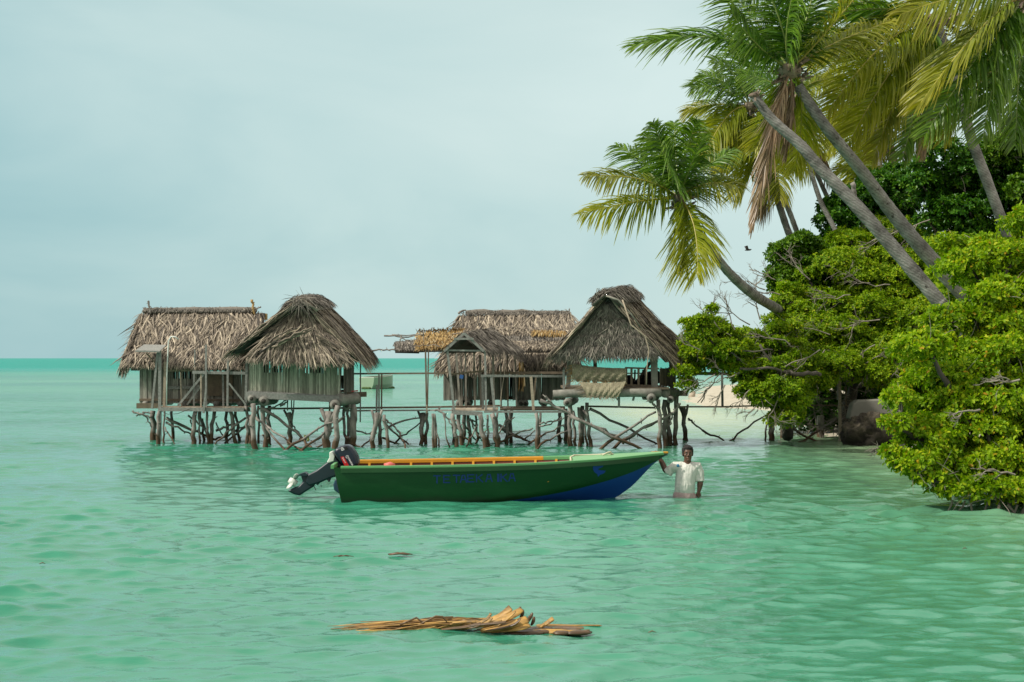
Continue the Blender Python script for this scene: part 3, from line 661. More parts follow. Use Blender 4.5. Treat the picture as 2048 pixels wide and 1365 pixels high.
timber(PO, 'rail', [(962, 752, 38.95), (1128, 753, 39.2)], .03, .055); timber(PO, 'rail', [(985, 746, 40.9), (1128, 746, 40.9)], .03, .06, 'timber_brown')
post(PO, 1062, 754, 1067, 822, .065, 39.1, 'plank'); post(PO, 1072, 754, 1066, 815, .04, 39.3, 'timber_brown'); post(PO, 1128, 735, 1129, 790, .05, 39.1)
mb = MB(); a0 = P(906, 821, 38.95)
for k in range(8):
    x = P(908 + k * 11, 821, 39).x; mb.box((x + .06, 40.0, P(0, 821, 39).z), (.126, 2.0, .03))
mb.build('deck', M['plank'], PO)
timber(PO, 'deck_beam', [(905, 825, 38.9), (965, 828, 38.9)], .08, .10); timber(PO, 'deck_beam', [(968, 824, 38.9), (1130, 824, 38.95)], .05, .05); timber(PO, 'deck_beam', [(1000, 817, 40.8), (1130, 817, 40.8)], .12, .10, 'timber_brown')
for y_, m_ in ((814, 'timber_brown'),): timber(PO, 'deck_beam', [(1000, 818, 40.2), (1128, 818, 40.2)], .5, .03, m_)
mb = MB(); mb.tube([P(1008, 704, 39.4), P(1009, 745, 39.3), P(1003, 785, 39.3), P(1000, 806, 39.3), P(1002, 814, 39.3)], .008, 5); mb.build('hanging_rope', M['plank'], PO)
mb = MB(); mb.box(P(923, 754, 40.15), (.09, .01, .09), Matrix.Rotation(.2, 3, 'Y')); blue = m_paint('blue_cloth', (.03, .12, .35), .8); tag(mb.build('blue_rag', blue), 'scrap of blue cloth hanging on a slat of the small gabled porch', 'rag')
for a in ((908, 896, 905, 828, 9), (920, 893, 917, 830, 9), (965, 895.5, 960, 829, 10), (979, 895, 975, 830, 5), (990, 895, 984, 828, 11), (998, 895, 995, 826, 5), (1071, 895, 1072, 827, 8), (1080, 890, 1081, 826, 5), (901, 896, 887, 830, 3), (952, 887, 951, 828, 5), (1018, 889, 1019, 826, 5)):
    stilt(PO, *a)
for a in ((905, 850, 946, 892, 3.5, 39.2, None), (925, 845, 955, 882, 3.5, 39.6, None), (928, 896, 956, 850, 3, None, 39), (946, 890, 978, 853, 3, None, 39), (998, 850, 1055, 882, 5, 40, 39.8), (1000, 858, 1062, 885, 4, 40, None), (997, 884, 1066, 857, 4, 39.4, 39.2), (1010, 842, 1030, 835, 3, 39.5, 39.5), (994, 870, 1016, 836, 3, 39, 39), (1055, 890, 1128, 850, 4, None, 39.3), (1078, 853, 1130, 835, 3, 39.3, 39.3), (1078, 897, 1140, 858, 4, None, 38.9), (1080, 848, 1124, 834, 3, 39.2, 39.6), (940, 838, 958, 870, 3, 39.3, 39.3), (933, 840, 954, 845, 4, 39.6, 39.6), (944, 843, 964, 882, 3, 39.8, 39.6), (1050, 878, 1070, 860, 3, 39.3, 39.3)):
    brace(PO, *a)

# ------------------------------------------------------------------ hut D: open-sided hut at the right
D = thing('stilt_hut', P(1240, 893, 39), 'open-sided stilt hut with steep dark gable and woven mats at the right', 'hut', 'thatched huts on stilts over the lagoon')
T = Thatch(); FA, BA = P(1214, 588, 38.5), P(1252, 580, 41.4); LF, RF = P(1103, 714, 38.3), P(1334, 722, 38.3); LB, RB = P(1160, 710, 41.8), P(1386, 713, 41.6)
lm, lmb = mid_(FA, LF, .5, (.08, 0, 0)), mid_(BA, LB, .5, (.08, 0, 0)); rm, rmb = mid_(FA, RF, .5, (-.03, 0, -.02)), mid_(BA, RB, .45, (-.05, 0, .0))
for (c, sd1) in (((FA, BA, rm, rmb), 61), ((rm, rmb, RF, RB), 62), ((FA, BA, lm, lmb), 63), ((lm, lmb, LF, LB), 64)):
    T.panel(c, 640, .6, .022, seed=sd1, spread=.17, lift=.08, curl=.3)
T.edge(RF, RB, 200, .28, .018, (.15, 0, -.15), seed=65); T.edge(LF, LB, 60, .25, .02, (-.1, 0, -.15), seed=66)
T.stems(FA + V((0, -.05, .02)), LF + V((0, -.04, 0)), 44, .011, (.03, .05, .03), seed=67); T.stems(FA + V((.02, -.05, .02)), RF + V((0, -.05, 0)), 30, .012, (.05, .06, .03), seed=68)
T.stems(FA + V((.1, .3, .04)), RF + V((.3, .5, .04)), 30, .012, (.12, .2, .03), seed=69)
gq = [(1200, 606, 1230, 606, 1172, 640, 1262, 640, 38.6), (1172, 636, 1262, 636, 1140, 672, 1292, 672, 38.52), (1141, 668, 1290, 668, 1118, 696, 1308, 696, 38.45), (1120, 692, 1305, 692, 1108, 715, 1316, 710, 38.38)]
roofD = T.build('roof', ['thatch', 'underlay'], D)
T = Thatch()
for k, (a, b, c, d_, e, f_, g_, h_, dd) in enumerate(gq):
    T.panel((P(a, b, dd), P(c, d_, dd), P(e, f_, dd - .03), P(g_, h_, dd - .03)), 2100, .2, .016, seed=70 + k, spread=.45, lift=.06, vpow=.8, curl=1)
T.edge(P(1108, 714, 38.36), P(1316, 709, 38.36), 240, .12, .014, (0, 0, -.12), seed=75)
T.build('gable_thatch', ['thatch_dark', 'underlay'], D)
rt = Thatch()
for sgn, sd1 in ((-1, 76), (1, 77)):
    a, b = P(1212, 582, 38.3), P(1256, 574, 41.5); o1 = V((sgn * .36, 0, -.30))
    v, q = blades((a, b, a + o1, b + o1), 1300, .22, .016, spread=.5, lift=.1, seed=sd1); rt.put(v, q, 0); rt.slab((a, b, a + o1, b + o1), .08, 0)
rt.stems(P(1196, 580, 38.2), P(1191, 602, 38.2), 10, .008, (.04, .03, .05), seed=78); rt.stems(P(1238, 576, 40.5), P(1262, 571, 40.5), 8, .008, (.03, .03, .05), seed=79)
rt.build('ridge_cap', ['thatch_dark'], roofD)
timber(D, 'truss', [(1202, 592, 38.75), (1236, 612, 38.75)], .04, .06); timber(D, 'truss', [(1222, 592, 38.7), (1196, 620, 38.7)], .03, .05)
# hanging verge frond
mb = MB(); mb.tube([P(1245, 600, 38.1), P(1262, 650, 38.05), P(1290, 672, 38.0), P(1298, 700, 38.0), P(1294, 735, 38.0), P(1293, 770, 38.0)], [.02, .02, .018, .015, .012, .006], 5); mb.build('loose_stalk', M['plank'], D, smooth=True)
mb = MB(); mb.tube([P(1212, 592, 38.1), P(1236, 600, 38.1), P(1262, 628, 38.1), P(1285, 660, 38.1)], [.025, .025, .02, .01], 5); mb.build('loose_stalk', M['slat'], D, smooth=True)
for a in ((1138, 722, 1136, 782, .10, 38.7, 'log'), (1308, 712, 1309, 776, .15, 38.7, 'log'), (1342, 715, 1344, 778, .10, 40.9, 'timber_brown'), (1127, 740, 1128, 778, .05, 38.5, 'timber'), (1190, 715, 1191, 778, .09, 41.4, 'timber_brown')): post(D, *a)
timber(D, 'rail', [(1250, 736, 38.7), (1318, 738, 38.7)], .03, .04, 'timber_brown'); timber(D, 'rail', [(1250, 771, 38.7), (1320, 773, 38.7)], .05, .05, 'timber_brown')
timber(D, 'rail', [(1252, 747, 41.2), (1312, 747, 41.2)], .03, .03, 'timber_brown')
for x in (1252.5, 1263, 1277, 1292): post(D, x, 737, x, 773, .05, 38.68, 'timber_brown', 'baluster')
for x in (1270, 1286): post(D, x, 740, x - 1, 773, .04, 41.2, 'timber_brown', 'baluster')
timber(D, 'brace', [(1300, 726, 39), (1272, 768, 40)], .05, .06, 'timber_brown')
mb = MB(); rr = random.Random(6)
for k in range(17): 
    t = k / 16; x = 1320 + 31 * t; d_ = 38.7 + 2.4 * t; mb.beam(P(x, 773 + rr.uniform(-1, 2), d_), P(x, 735 + rr.uniform(-1, 3), d_), .045, .02, up=(1, 0, 0))
mb.build('side_fence', M['timber_brown'], D)
logp(D, 'floor_beam', (1106, 789, 38.3), (1322, 786, 38.3), .10); logp(D, 'floor_beam', (1330, 786, 38.6), (1352, 786, 39.8), .12)
timber(D, 'floor_beam', [(1350, 787, 39.8), (1375, 787, 39.8)], .13, .13, 'timber_brown')
mb = MB(); x0_, x1_ = P(1128, 0, 38.6).x, P(1320, 0, 38.6).x; mb.box(((x0_ + x1_) / 2 + .1, 40.0, P(0, 777, 38.5).z), (x1_ - x0_ + .2, 3.0, .05)); mb.build('floor', M['timber_brown'], D)
for a, c, r in (((1134, 806, 37.9), (1150, 800, 41.6), .095), ((1302, 797, 37.9), (1312, 793, 41.6), .10), ((1341, 800, 38.4), (1345, 795, 41.6), .08)): logp(D, 'floor_log', a, c, r, hollow=True)
timber(D, 'knee', [(1238, 795, 38.4), (1238, 816, 38.4)], .05, .05); timber(D, 'knee', [(1229, 793, 38.4), (1238, 802, 38.4)], .04, .04); timber(D, 'knee', [(1268, 793, 38.4), (1266, 802, 38.4)], .05, .05)
for a in ((1132, 882.5, 1130, 820, 9), (1143.5, 894, 1139, 806, 9), (1153, 892, 1146, 822, 6), (1162, 893, 1158, 815, 8), (1167, 887, 1165, 812, 8), (1174, 893, 1167, 820, 5), (1181, 893, 1174, 806, 8), (1317.5, 896.6, 1316.5, 800, 9), (1331.5, 893, 1330.5, 800, 10), (1343, 890, 1326, 816, 8), (1354, 890.5, 1353.5, 790, 9), (1374.6, 883, 1366, 815, 9, 0, 1), (1368, 883, 1369, 828, 5), (1337, 886, 1338, 800, 7)):
    stilt(D, *a)
for a in ((1080, 801, 1150, 838, 6, 38, 38), (1091, 792, 1104, 806, 5, 38, 38), (1140, 832, 1288, 897, 7, 38.0, None), (1150, 838, 1240, 878, 5, 38.0, 38.2), (1180, 818, 1309, 889, 5, 39, None), (1201, 897, 1312, 824, 6, None, 38.3), (1228, 896, 1345, 826, 6, None, 38.6), (1245, 888, 1312, 845, 5, 38.6, 38.5), (1344, 828, 1360, 806, 5, 38.6, 38.6), (1296, 800, 1318, 818, 5, 38.2, 38.2), (1340, 850, 1352, 820, 4, 38.8, 38.8), (1285, 797, 1300, 800, 6, 38.4, 38.4)):
    brace(D, *a)
# woven mats
def mat_panel(tl, tr, bl, br, sag, name, label, seed):
    rr = random.Random(seed); n, k = 26, 10; rows = []; mb = MB()
    TL, TR, BL, BR = [P(*p) for p in (tl, tr, bl, br)]
    for j in range(k + 1):
        t = j / k; row = []
        for i in range(n + 1):
            u = i / n; p = TL.lerp(TR, u).lerp(BL.lerp(BR, u), t); p.y += -sag * math.sin(math.pi * t) + .012 * math.sin(u * 40 + j) + rr.uniform(-.006, .006); p.z -= .03 * math.sin(math.pi * u) * (1 - t)
            if j == k: p.z += rr.uniform(-.05, .03)
            row.append(p)
        rows.append(row)
    vs = [p for r_ in rows for p in r_]; w_ = n + 1
    mb.add(vs, [(j * w_ + i, j * w_ + i + 1, (j + 1) * w_ + i + 1, (j + 1) * w_ + i) for j in range(k) for i in range(n)])
    o = mb.build(name, M['mat']); s = o.modifiers.new('th', 'SOLIDIFY'); s.thickness = .012
    tag(o, label, 'mat', 'woven palm mats on the open hut')
    fr = MB()
    for _ in range(70):
        t = rr.random(); p = BL.lerp(BR, t) + V((0, -.01, rr.uniform(-.02, .08))); fr.tube([p, p + V((rr.uniform(-.05, .05), -.02, -rr.uniform(.03, .1)))], [.006, .002], 3, cap=False)
    for _ in range(46):
        t = rr.random(); p = TL.lerp(BL, t) + V((rr.uniform(0, .1), -.01, 0)); fr.tube([p, p + V((-rr.uniform(.05, .25), -.02, -rr.uniform(.0, .14)))], [.007, .002], 3, cap=False)
    fr.build('fringe', M['thatch_gold' if seed == 1 else 'plank'], o)
    return o
m, nt, b = newmat('woven_palm_mat'); tc = nd(nt, 'ShaderNodeTexCoord'); mp = nd(nt, 'ShaderNodeMapping'); mp.inputs['Rotation'].default_value = (0, R(40), 0); nt.links.new(tc.outputs['Object'], mp.inputs[0])
ck = nd(nt, 'ShaderNodeTexBrick'); ck.inputs['Scale'].default_value = 14; ck.inputs['Color1'].default_value = (.36, .33, .22, 1); ck.inputs['Color2'].default_value = (.24, .22, .14, 1); ck.inputs['Mortar'].default_value = (.08, .07, .045, 1); ck.inputs['Mortar Size'].default_value = .035
m2 = nd(nt, 'ShaderNodeMapping'); m2.inputs['Rotation'].default_value = (R(90), 0, 0); nt.links.new(mp.outputs[0], m2.inputs[0]); nt.links.new(m2.outputs[0], ck.inputs[0])
nt.links.new(mix(nt, ck.outputs[0], (.14, .12, .08), mrange(nt, noise_tex(nt, 5, 4), .5, .7)), b.inputs['Base Color']); b.inputs['Roughness'].default_value = .85; M['mat'] = m
mat_panel((1143, 728, 38.5), (1252, 737, 38.45), (1146, 762, 38.45), (1252, 765, 38.45), .05, 'woven_mat', 'upper woven palm mat strung as a screen along the open hut rail', 1)
mat_panel((1158, 765, 38.35), (1252, 764, 38.3), (1176, 794, 38.1), (1234, 797, 38.1), .1, 'woven_mat', 'lower woven palm mat sagging over the floor beam of the open hut', 2)
mb = MB(); rr = random.Random(8)
mb.ell(P(1258, 764, 39.8), (.13, .2, .17), None, 14, 8); o_ = mb.build('black_bag', m_paint('black_cloth', (.008, .008, .009), .8), smooth=True); tag(o_, 'rounded black bag on the open hut floor beside the woven mats', 'bag')
mb = MB(); mb.tube([P(1268, 770, 39.9), P(1282, 762, 39.9), P(1300, 757, 39.9), P(1316, 754, 40)], [(.1, .05), (.2, .12), (.2, .17), (.16, .16)], 12, squash=1); o_ = mb.build('black_bundle', bpy.data.materials['black_cloth'], smooth=True); tag(o_, 'long black cloth bundle lying behind the balusters of the open hut', 'bundle')

# ------------------------------------------------------------------ walkways
WK = thing('walkway', P(800, 892, 39.8), 'plank walkway with one handrail linking the gabled hut to the small porch', 'walkway', 'footbridges between the huts')
timber(WK, 'plank', [(518, 818, 40.6), (845, 815, 40.6)], .22, .04, 'timber_brown'); timber(WK, 'plank', [(845, 815, 40.6), (1000, 812, 40.8)], .22, .04, 'timber_brown')
timber(WK, 'plank', [(690, 822, 39.6), (850, 821, 39.6)], .2, .035, 'timber'); timber(WK, 'plank', [(850, 821, 39.6), (908, 821, 39.2)], .2, .035, 'timber')
timber(WK, 'handrail', [(707, 748, 40), (870, 747, 40)], .03, .04, 'timber_brown'); timber(WK, 'handrail', [(870, 747, 40), (905, 745, 40)], .03, .04, 'timber_brown')
post(WK, 721, 725, 720.5, 845, .03, 39.7); post(WK, 754, 770, 753, 826, .045, 39.6); post(WK, 758, 749, 758, 826, .035, 39.9); post(WK, 763.5, 749, 763, 825, .035, 40, 'timber_brown'); post(WK, 853.5, 810, 853.5, 827, .03, 39.4, 'plank')
post(WK, 575, 800, 575, 822, .025, 40.4); post(WK, 583, 800, 583, 822, .025, 40.4); post(WK, 588, 800, 587, 822, .025, 40.4); post(WK, 660, 803, 659, 824, .04, 40.2, 'plank')
for a in ((748, 897, 754, 826, 10, 0, 1), (759, 888, 759, 826, 8), (771, 897, 768, 830, 7), (845, 890, 845, 826, 9, 0, 1), (852, 889, 854, 826, 7), (865, 897, 865, 828, 5), (873, 896, 868, 828, 6), (877, 896, 870, 830, 3)): stilt(WK, *a, name='pile')
for a in ((703, 855, 748, 873, 3.5, 39.6, 39.7), (768, 838, 795, 862, 4, 39.5, 39.3), (795, 862, 811, 899, 4, 39.3, None), (768, 846, 813, 889, 4, 39.7, None), (765, 876, 793, 888, 4, 39.8, None), (795, 886, 840, 846, 3.5, None, 39.7), (690, 875, 721, 895, 4, 39, None), (721, 895, 752, 866, 3.5, None, 39.4), (886, 828, 905, 856, 3, 39, 39), (869, 820, 892, 831, 4, 39.3, 39.2), (875, 822, 882, 814, 3, 39.3, 39.3), (900, 838, 912, 843, 5, 39, 39), (700, 858, 712, 868, 4, 39.3, 39.3)): brace(WK, *a)
o_ = brace(WK, 770, 860, 842, 836, 4, 39.8, 39.8, mid=(795, 840))
W2 = thing('walkway', P(1500, 882, 41.6), 'long plank footbridge from the open hut to the shore under the bushes', 'walkway', 'footbridges between the huts')
timber(W2, 'plank', [(1176, 813, 40.4), (1310, 816, 40.4)], .2, .04, 'timber_brown'); timber(W2, 'plank', [(1355, 814, 40.8), (1450, 814, 41.2)], .2, .035, 'plank'); timber(W2, 'plank', [(1450, 814, 41.2), (1560, 810, 41.9)], .2, .035, 'plank'); timber(W2, 'plank', [(1560, 810, 41.9), (1730, 812, 42.6)], .2, .035, 'timber_brown')
timber(W2, 'handrail', [(1350, 747, 41), (1462, 748, 41.4)], .04, .08, 'timber_brown')
post(W2, 1444, 748, 1445, 815, .055, 41.2); post(W2, 1574, 745, 1575, 812, .05, 42, 'timber'); post(W2, 1692, 768, 1692, 812, .035, 42.4, 'timber_brown'); post(W2, 1679, 762, 1680, 882, .07, 41.8, 'plank'); post(W2, 1675.5, 762, 1675, 800, .035, 41.7, 'timber')
for a in ((1544, 881, 1542, 826, 11), (1531, 881, 1536, 828, 4)): stilt(W2, *a, name='pile')
for a in ((1376, 837, 1405, 861, 4, 40.6, 40.8), (1405, 861, 1452, 883, 4, 40.8, None), (1462, 882, 1533, 830, 4, None, 41.5), (1550, 838, 1632, 883, 5, 41.6, None), (1604, 883, 1672, 838, 5, None, 41.8)): brace(W2, *a)
for (x, y, ty, wd, lab) in ((1571, 877, 820, .28, 'thick round concrete post with a dark wet foot beneath the footbridge'), (1641, 875, 832, .2, 'shorter dark post in the shallows between the footbridge and the rock')):
    d = DW(y); mb = MB(); mb.tube([P(x, y, d) - V((0, 0, .4)), P(x, y, d) + V((0, 0, .3)), P(x, ty, d)], [wd / 2, wd / 2, wd / 2 * .96], 18); o_ = mb.build('concrete_post', M['pile'], smooth=False); tag(o_, lab, 'post', 'round posts in the shallows')
# ------------------------------------------------------------------ the green boat
BX0, BY0 = P(690, 0, 24.5).x, 24.5; HEAD = R(1.2)
u_ = V((math.cos(HEAD), math.sin(HEAD), 0)); v_ = V((-math.sin(HEAD), math.cos(HEAD), 0))
tip = P(1335, 907, 24.62); LEN = (tip - V((BX0, BY0, tip.z))).dot(u_)
def BP(s, t, z): return V((BX0, BY0, 0)) + u_ * s + v_ * t + V((0, 0, z))
BOAT = thing('motor_boat', (BX0 + LEN / 2, BY0, 0), 'long green open boat with a blue forefoot and orange inside, a man holding its bow', 'boat')
mg = m_paint('green_hull_paint', (.002, .045, .006), .4, nscale=3, wear=(.25, .16, .03), wearamt=.72); 
_nt = mg.node_tree; _b = _nt.nodes['Principled BSDF']; _c = _b.inputs['Base Color'].links[0].from_socket
_c = mix(_nt, _c, (.012, .075, .018), mrange(_nt, noise_tex(_nt, 1.6, 6, (.6, 1, 2.2), rough=.7), .50, .72, 0, .7))      # chalky faded patches
_c = mix(_nt, _c, (.05, .10, .04), mrange(_nt, noise_tex(_nt, 9, 8, (4, 1, .6), rough=.8), .64, .68, 0, .5))      # scuffs
_z = nd(_nt, 'ShaderNodeMath', operation='MULTIPLY_ADD'); _nt.links.new(noise_tex(_nt, 5, 5), _z.inputs[0]); _z.inputs[1].default_value = -.14; _nt.links.new(worldz(_nt), _z.inputs[2])
_c = mix(_nt, (.012, .028, .008), _c, mrange(_nt, _z.outputs[0], -.05, .03)); _nt.links.new(_c, _b.inputs['Base Color'])      # weed stain at the waterline
mgl = m_paint('light_green_gunwale', (.10, .30, .11), .45, wear=(.3, .2, .06), wearamt=.66)
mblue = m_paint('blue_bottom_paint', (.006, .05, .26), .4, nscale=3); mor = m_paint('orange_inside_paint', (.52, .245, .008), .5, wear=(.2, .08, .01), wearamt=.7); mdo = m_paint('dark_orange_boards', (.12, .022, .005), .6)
mdeck = m_paint('pale_green_deck', (.16, .36, .16), .5, nscale=4); mlet = m_paint('blue_lettering', (.006, .03, .19), .5)
# stations along s: gunwale height, gunwale half width, chine height, chine half width, keel height
NS = 61
def prof(tt, tab):
    for (a, x), (b, y) in zip(tab[:-1], tab[1:]):
        if a <= tt <= b:
            k = (tt - a) / (b - a); k = k if True else k; return x + (y - x) * k
    return tab[-1][1]
def sm(tab):                                           # smoothed lookup
    return lambda t: sum(prof(min(1, max(0, t + o)), tab) for o in (-.04, -.02, 0, .02, .04)) / 5
def zpx(y, d): return H - (y - HY) * d / F
gz = sm([(0, .505), (.2, .515), (.4, .53), (.6, .553), (.8, .595), (1, tip.z)])
gw = sm([(0, .74), (.3, .80), (.5, .80), (.65, .70), (.78, .52), (.9, .27), (1, .0)])
cz = sm([(0, -.07), (.3, -.06), (.45, -.02), (.58, .055), (.68, .13), (.75, .205), (.84, .315), (.92, .45), (1, tip.z - .03)])
cw = sm([(0, .62), (.3, .66), (.5, .63), (.65, .50), (.78, .33), (.9, .15), (1, .0)])
kz = lambda t: prof(t, [(0, -.17), (.4, -.19), (.70, -.17), (.79, -.10), (.845, .02), (.89, .175), (.922, .335), (.946, .46), (.974, .575), (1, tip.z - .02)])
def st(t): return t * LEN
rake = lambda z: -.10 * (z / .5)                        # transom leans aft towards its top
def hull(side, off, deckmode=False):
    rows = []
    for i in range(NS):
        t = i / (NS - 1); r_ = []
        zg, wg, zc, wc, zk = gz(t), max(gw(t) - off, 0), cz(t), max(cw(t) - off, 0), kz(t)
        zc = min(max(zc, zk + .012), zg - .008); zk = min(zk, zc - .01)
        for k in range(9):
            if k < 7:
                a = k / 6; z = zg + (zc - zg) * a; w_ = wg + (wc - wg) * a + .02 * math.sin(a * 3.14) * (1 - t)
            else:
                a = (k - 6) / 2; z = zc + (zk - zc) * a; w_ = wc * (1 - a)
            s_ = st(t) + (rake(z) + .0) * max(0, 1 - t * 6)
            r_.append(BP(s_, side * w_, z + (off * .7)))
        rows.append(r_)
    return rows
mb = MB()
for side in (-1, 1):
    rows = hull(side, 0); vs = [p for r_ in rows for p in r_]
    fs, ms = [], []
    for i in range(NS - 1):
        for k in range(8):
            a = i * 9 + k; f = (a, a + 9, a + 10, a + 1); fs.append(f if side > 0 else f[::-1]); ms.append(1 if k >= 6 else 0)
    o = len(mb.v); mb.v += [tuple(p) for p in vs]; mb.f += [tuple(i + o for i in f) for f in fs]; mb.m += ms
    tr = rows[0]; o = len(mb.v); mb.v += [tuple(p) for p in tr] + [tuple(BP(rake(p.z), 0, p.z)) for p in tr]
    mb.f += [(o + k, o + k + 1, o + 10 + k, o + 9 + k) for k in range(8)]; mb.m += [0] * 8
hull_o = mb.build('hull', [mg, mblue], BOAT, smooth=True)
# the blue panel rises towards the bow on the lower topside as in the photograph: everything under the chine line
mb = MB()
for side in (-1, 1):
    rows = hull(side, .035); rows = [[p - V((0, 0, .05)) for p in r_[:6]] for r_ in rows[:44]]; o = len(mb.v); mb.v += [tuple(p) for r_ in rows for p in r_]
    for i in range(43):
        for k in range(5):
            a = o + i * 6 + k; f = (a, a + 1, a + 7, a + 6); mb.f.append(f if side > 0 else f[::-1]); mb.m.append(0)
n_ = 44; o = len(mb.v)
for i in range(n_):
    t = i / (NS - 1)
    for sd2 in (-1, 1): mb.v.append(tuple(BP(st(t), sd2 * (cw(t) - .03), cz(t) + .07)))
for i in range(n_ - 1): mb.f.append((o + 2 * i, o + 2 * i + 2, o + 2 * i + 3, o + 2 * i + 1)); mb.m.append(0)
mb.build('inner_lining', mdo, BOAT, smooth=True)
def strip(name, t0, t1, side, wo, zo, w, h, mat, n=24, par=None):
    pts = [BP(st(t0 + (t1 - t0) * i / n), side * max(gw(t0 + (t1 - t0) * i / n) + wo, 0), gz(t0 + (t1 - t0) * i / n) + zo) for i in range(n + 1)]
    mb = MB(); mb.tube(pts, [(w / 2 * 1.41, h / 2 * 1.41)] * len(pts), 4, up=(0, 0, 1))
    vs = []
    mb2 = MB(); x0 = None; rings = []
    for i, p in enumerate(pts):
        tt = (pts[min(i + 1, n)] - pts[max(i - 1, 0)]).normalized(); sd3 = V((tt.y, -tt.x, 0)).normalized()
        rings.append([p + sd3 * (a * w / 2) + V((0, 0, b_ * h / 2)) for a, b_ in ((-1, -1), (1, -1), (1, 1), (-1, 1))])
    vs = [q for r_ in rings for q in r_]; fs = [(i * 4 + k, i * 4 + (k + 1) % 4, i * 4 + 4 + (k + 1) % 4, i * 4 + 4 + k) for i in range(n) for k in range(4)] + [(3, 2, 1, 0), tuple(n * 4 + k for k in range(4))]
    mb2.add(vs, fs); o = mb2.build(name, mat, par or BOAT, bevel=.006); return o
strip('gunwale', 0, .985, -1, .0, .005, .055, .035, mgl); strip('gunwale', .62, .985, 1, .0, .005, .055, .035, mgl); strip('gunwale', 0, .62, 1, .0, .005, .055, .035, mor)
strip('rubbing_strake', 0, .97, -1, .012, -.045, .03, .07, mg); strip('rubbing_strake', 0, .97, 1, .012, -.045, .03, .07, mg)
strip('inner_stringer', .02, .62, 1, -.035, -.012, .03, .05, mor); strip('inner_stringer', .62, .74, 1, -.035, -.012, .03, .05, mgl)
for k in range(1, 11):                                   # frames inside
    t = k * .066
    for side in (-1, 1):
        mb = MB(); mb.beam(BP(st(t), side * (gw(t) - .06), gz(t) - .03), BP(st(t), side * (cw(t) - .05), cz(t) + .06), .04, .035, up=tuple(u_)); mb.build('frame', mor, BOAT)
for t in (.2, .42, .6):                                  # seats below the rail
    mb = MB(); mb.box(BP(st(t), 0, .30), (.24, 1.34 * gw(t) / .8, .03), Matrix.Rotation(HEAD, 3, 'Z')); mb.build('seat', mor, BOAT)
mb = MB()                                                # foredeck
nd_ = 16; row = []
for i in range(nd_ + 1):
    t = .70 + (.985 - .70) * i / nd_
    for a in (-1, -.5, 0, .5, 1): row.append(tuple(BP(st(t), a * max(gw(t) - .004, 0), gz(t) + .022 + .035 * (1 - a * a) * (1 - i / nd_ * .6))))
mb.v = row; mb.f = [(i * 5 + k, i * 5 + 5 + k, i * 5 + 6 + k, i * 5 + 1 + k) for i in range(nd_) for k in range(4)]; mb.m = [0] * len(mb.f)
t = .70; o = len(mb.v); mb.v += [tuple(BP(st(t), a * gw(t), gz(t) - .10)) for a in (-1, -.5, 0, .5, 1)]; mb.f += [(k, k + 1, o + k + 1, o + k) for k in range(4)]; mb.m += [0] * 4
mb.build('foredeck', mdeck, BOAT, smooth=False)
mb = MB(); mb.box(BP(st(.975), 0, tip.z + .012), (.26, .035, .03), Matrix.Rotation(HEAD, 3, 'Z')); mb.build('bow_cap', mor, BOAT, bevel=.01)
mb = MB(); pts = [BP(rake(gz(0)) - .02, a * .74, gz(0) + .01) for a in (-1, 1)]; mb.beam(pts[0], pts[1], .05, .06); mb.build('transom_cap', mgl, BOAT, bevel=.006)
# lettering: blocky strokes painted on the topside
def side_pt(t, a, out=.004):
    zg, wg, zc, wc = gz(t), gw(t), cz(t), cw(t); z = zg + (zc - zg) * a; w_ = wg + (wc - wg) * a + .02 * math.sin(a * 3.14) * (1 - t)
    return BP(st(t) + rake(z) * max(0, 1 - t * 6), -(w_ + out), z)
def at_px(px, py):
    """the place on the near topside seen at photo pixel (px, py)"""
    t, a = (px - 690) / 650, .5
    for _ in range(30):
        p = side_pt(t, a); x = 1024 + F * p.x / p.y; y = HY - F * (p.z - H) / p.y
        t += (px - x) / 690; a += (py - y) / 90
    return side_pt(min(max(t, 0), 1), min(max(a, 0), 1), .005)
GL = {'T': [((0, 1), (1, 1)), ((.5, 1), (.5, 0))], 'E': [((0, 0), (0, 1)), ((0, 1), (1, 1)), ((0, .5), (.8, .5)), ((0, 0), (1, 0))], 'A': [((0, 0), (.32, 1)), ((.32, 1), (.68, 1)), ((.68, 1), (1, 0)), ((.15, .4), (.85, .4))],
      'K': [((0, 0), (0, 1)), ((0, .45), (.9, 1)), ((.25, .6), (1, 0))], 'I': [((0, 0), (0, 1)), ((.18, 0), (.18, 1))]}
lets = [('T', 868, 963.5), ('E', 887.5, 963), ('T', 907, 962.5), ('A', 921, 962.5), ('E', 935.5, 961.5), ('K', 953, 961.5), ('A', 972, 961), ('I', 995.5, 960.5), ('K', 1002, 960.5), ('A', 1018, 959.5)]
LT = MB()
def stroke(mb, a, b, w):
    n = 3; pa = [at_px(a[0] + (b[0] - a[0]) * i / n, a[1] + (b[1] - a[1]) * i / n) for i in range(n + 1)]
    dx, dy = b[0] - a[0], b[1] - a[1]; L = math.hypot(dx, dy); ox, oz = -dy / L * w / 2, dx / L * w / 2
    k = 24.0 / F
    up = V((ox * k, 0, -oz * k)); vs = []
    e = V((dx / L * w / 2 * k, 0, -dy / L * w / 2 * k)); pa[0] = pa[0] - e; pa[-1] = pa[-1] + e
    for i, p in enumerate(pa):
        lean = V((0, .25, 0))
        for s_ in (-1, 1): q = p + up * s_; q.y += -up.z * s_ * .28; vs.append(q)
    mb.add(vs, [(2 * i, 2 * i + 1, 2 * i + 3, 2 * i + 2) for i in range(n)])
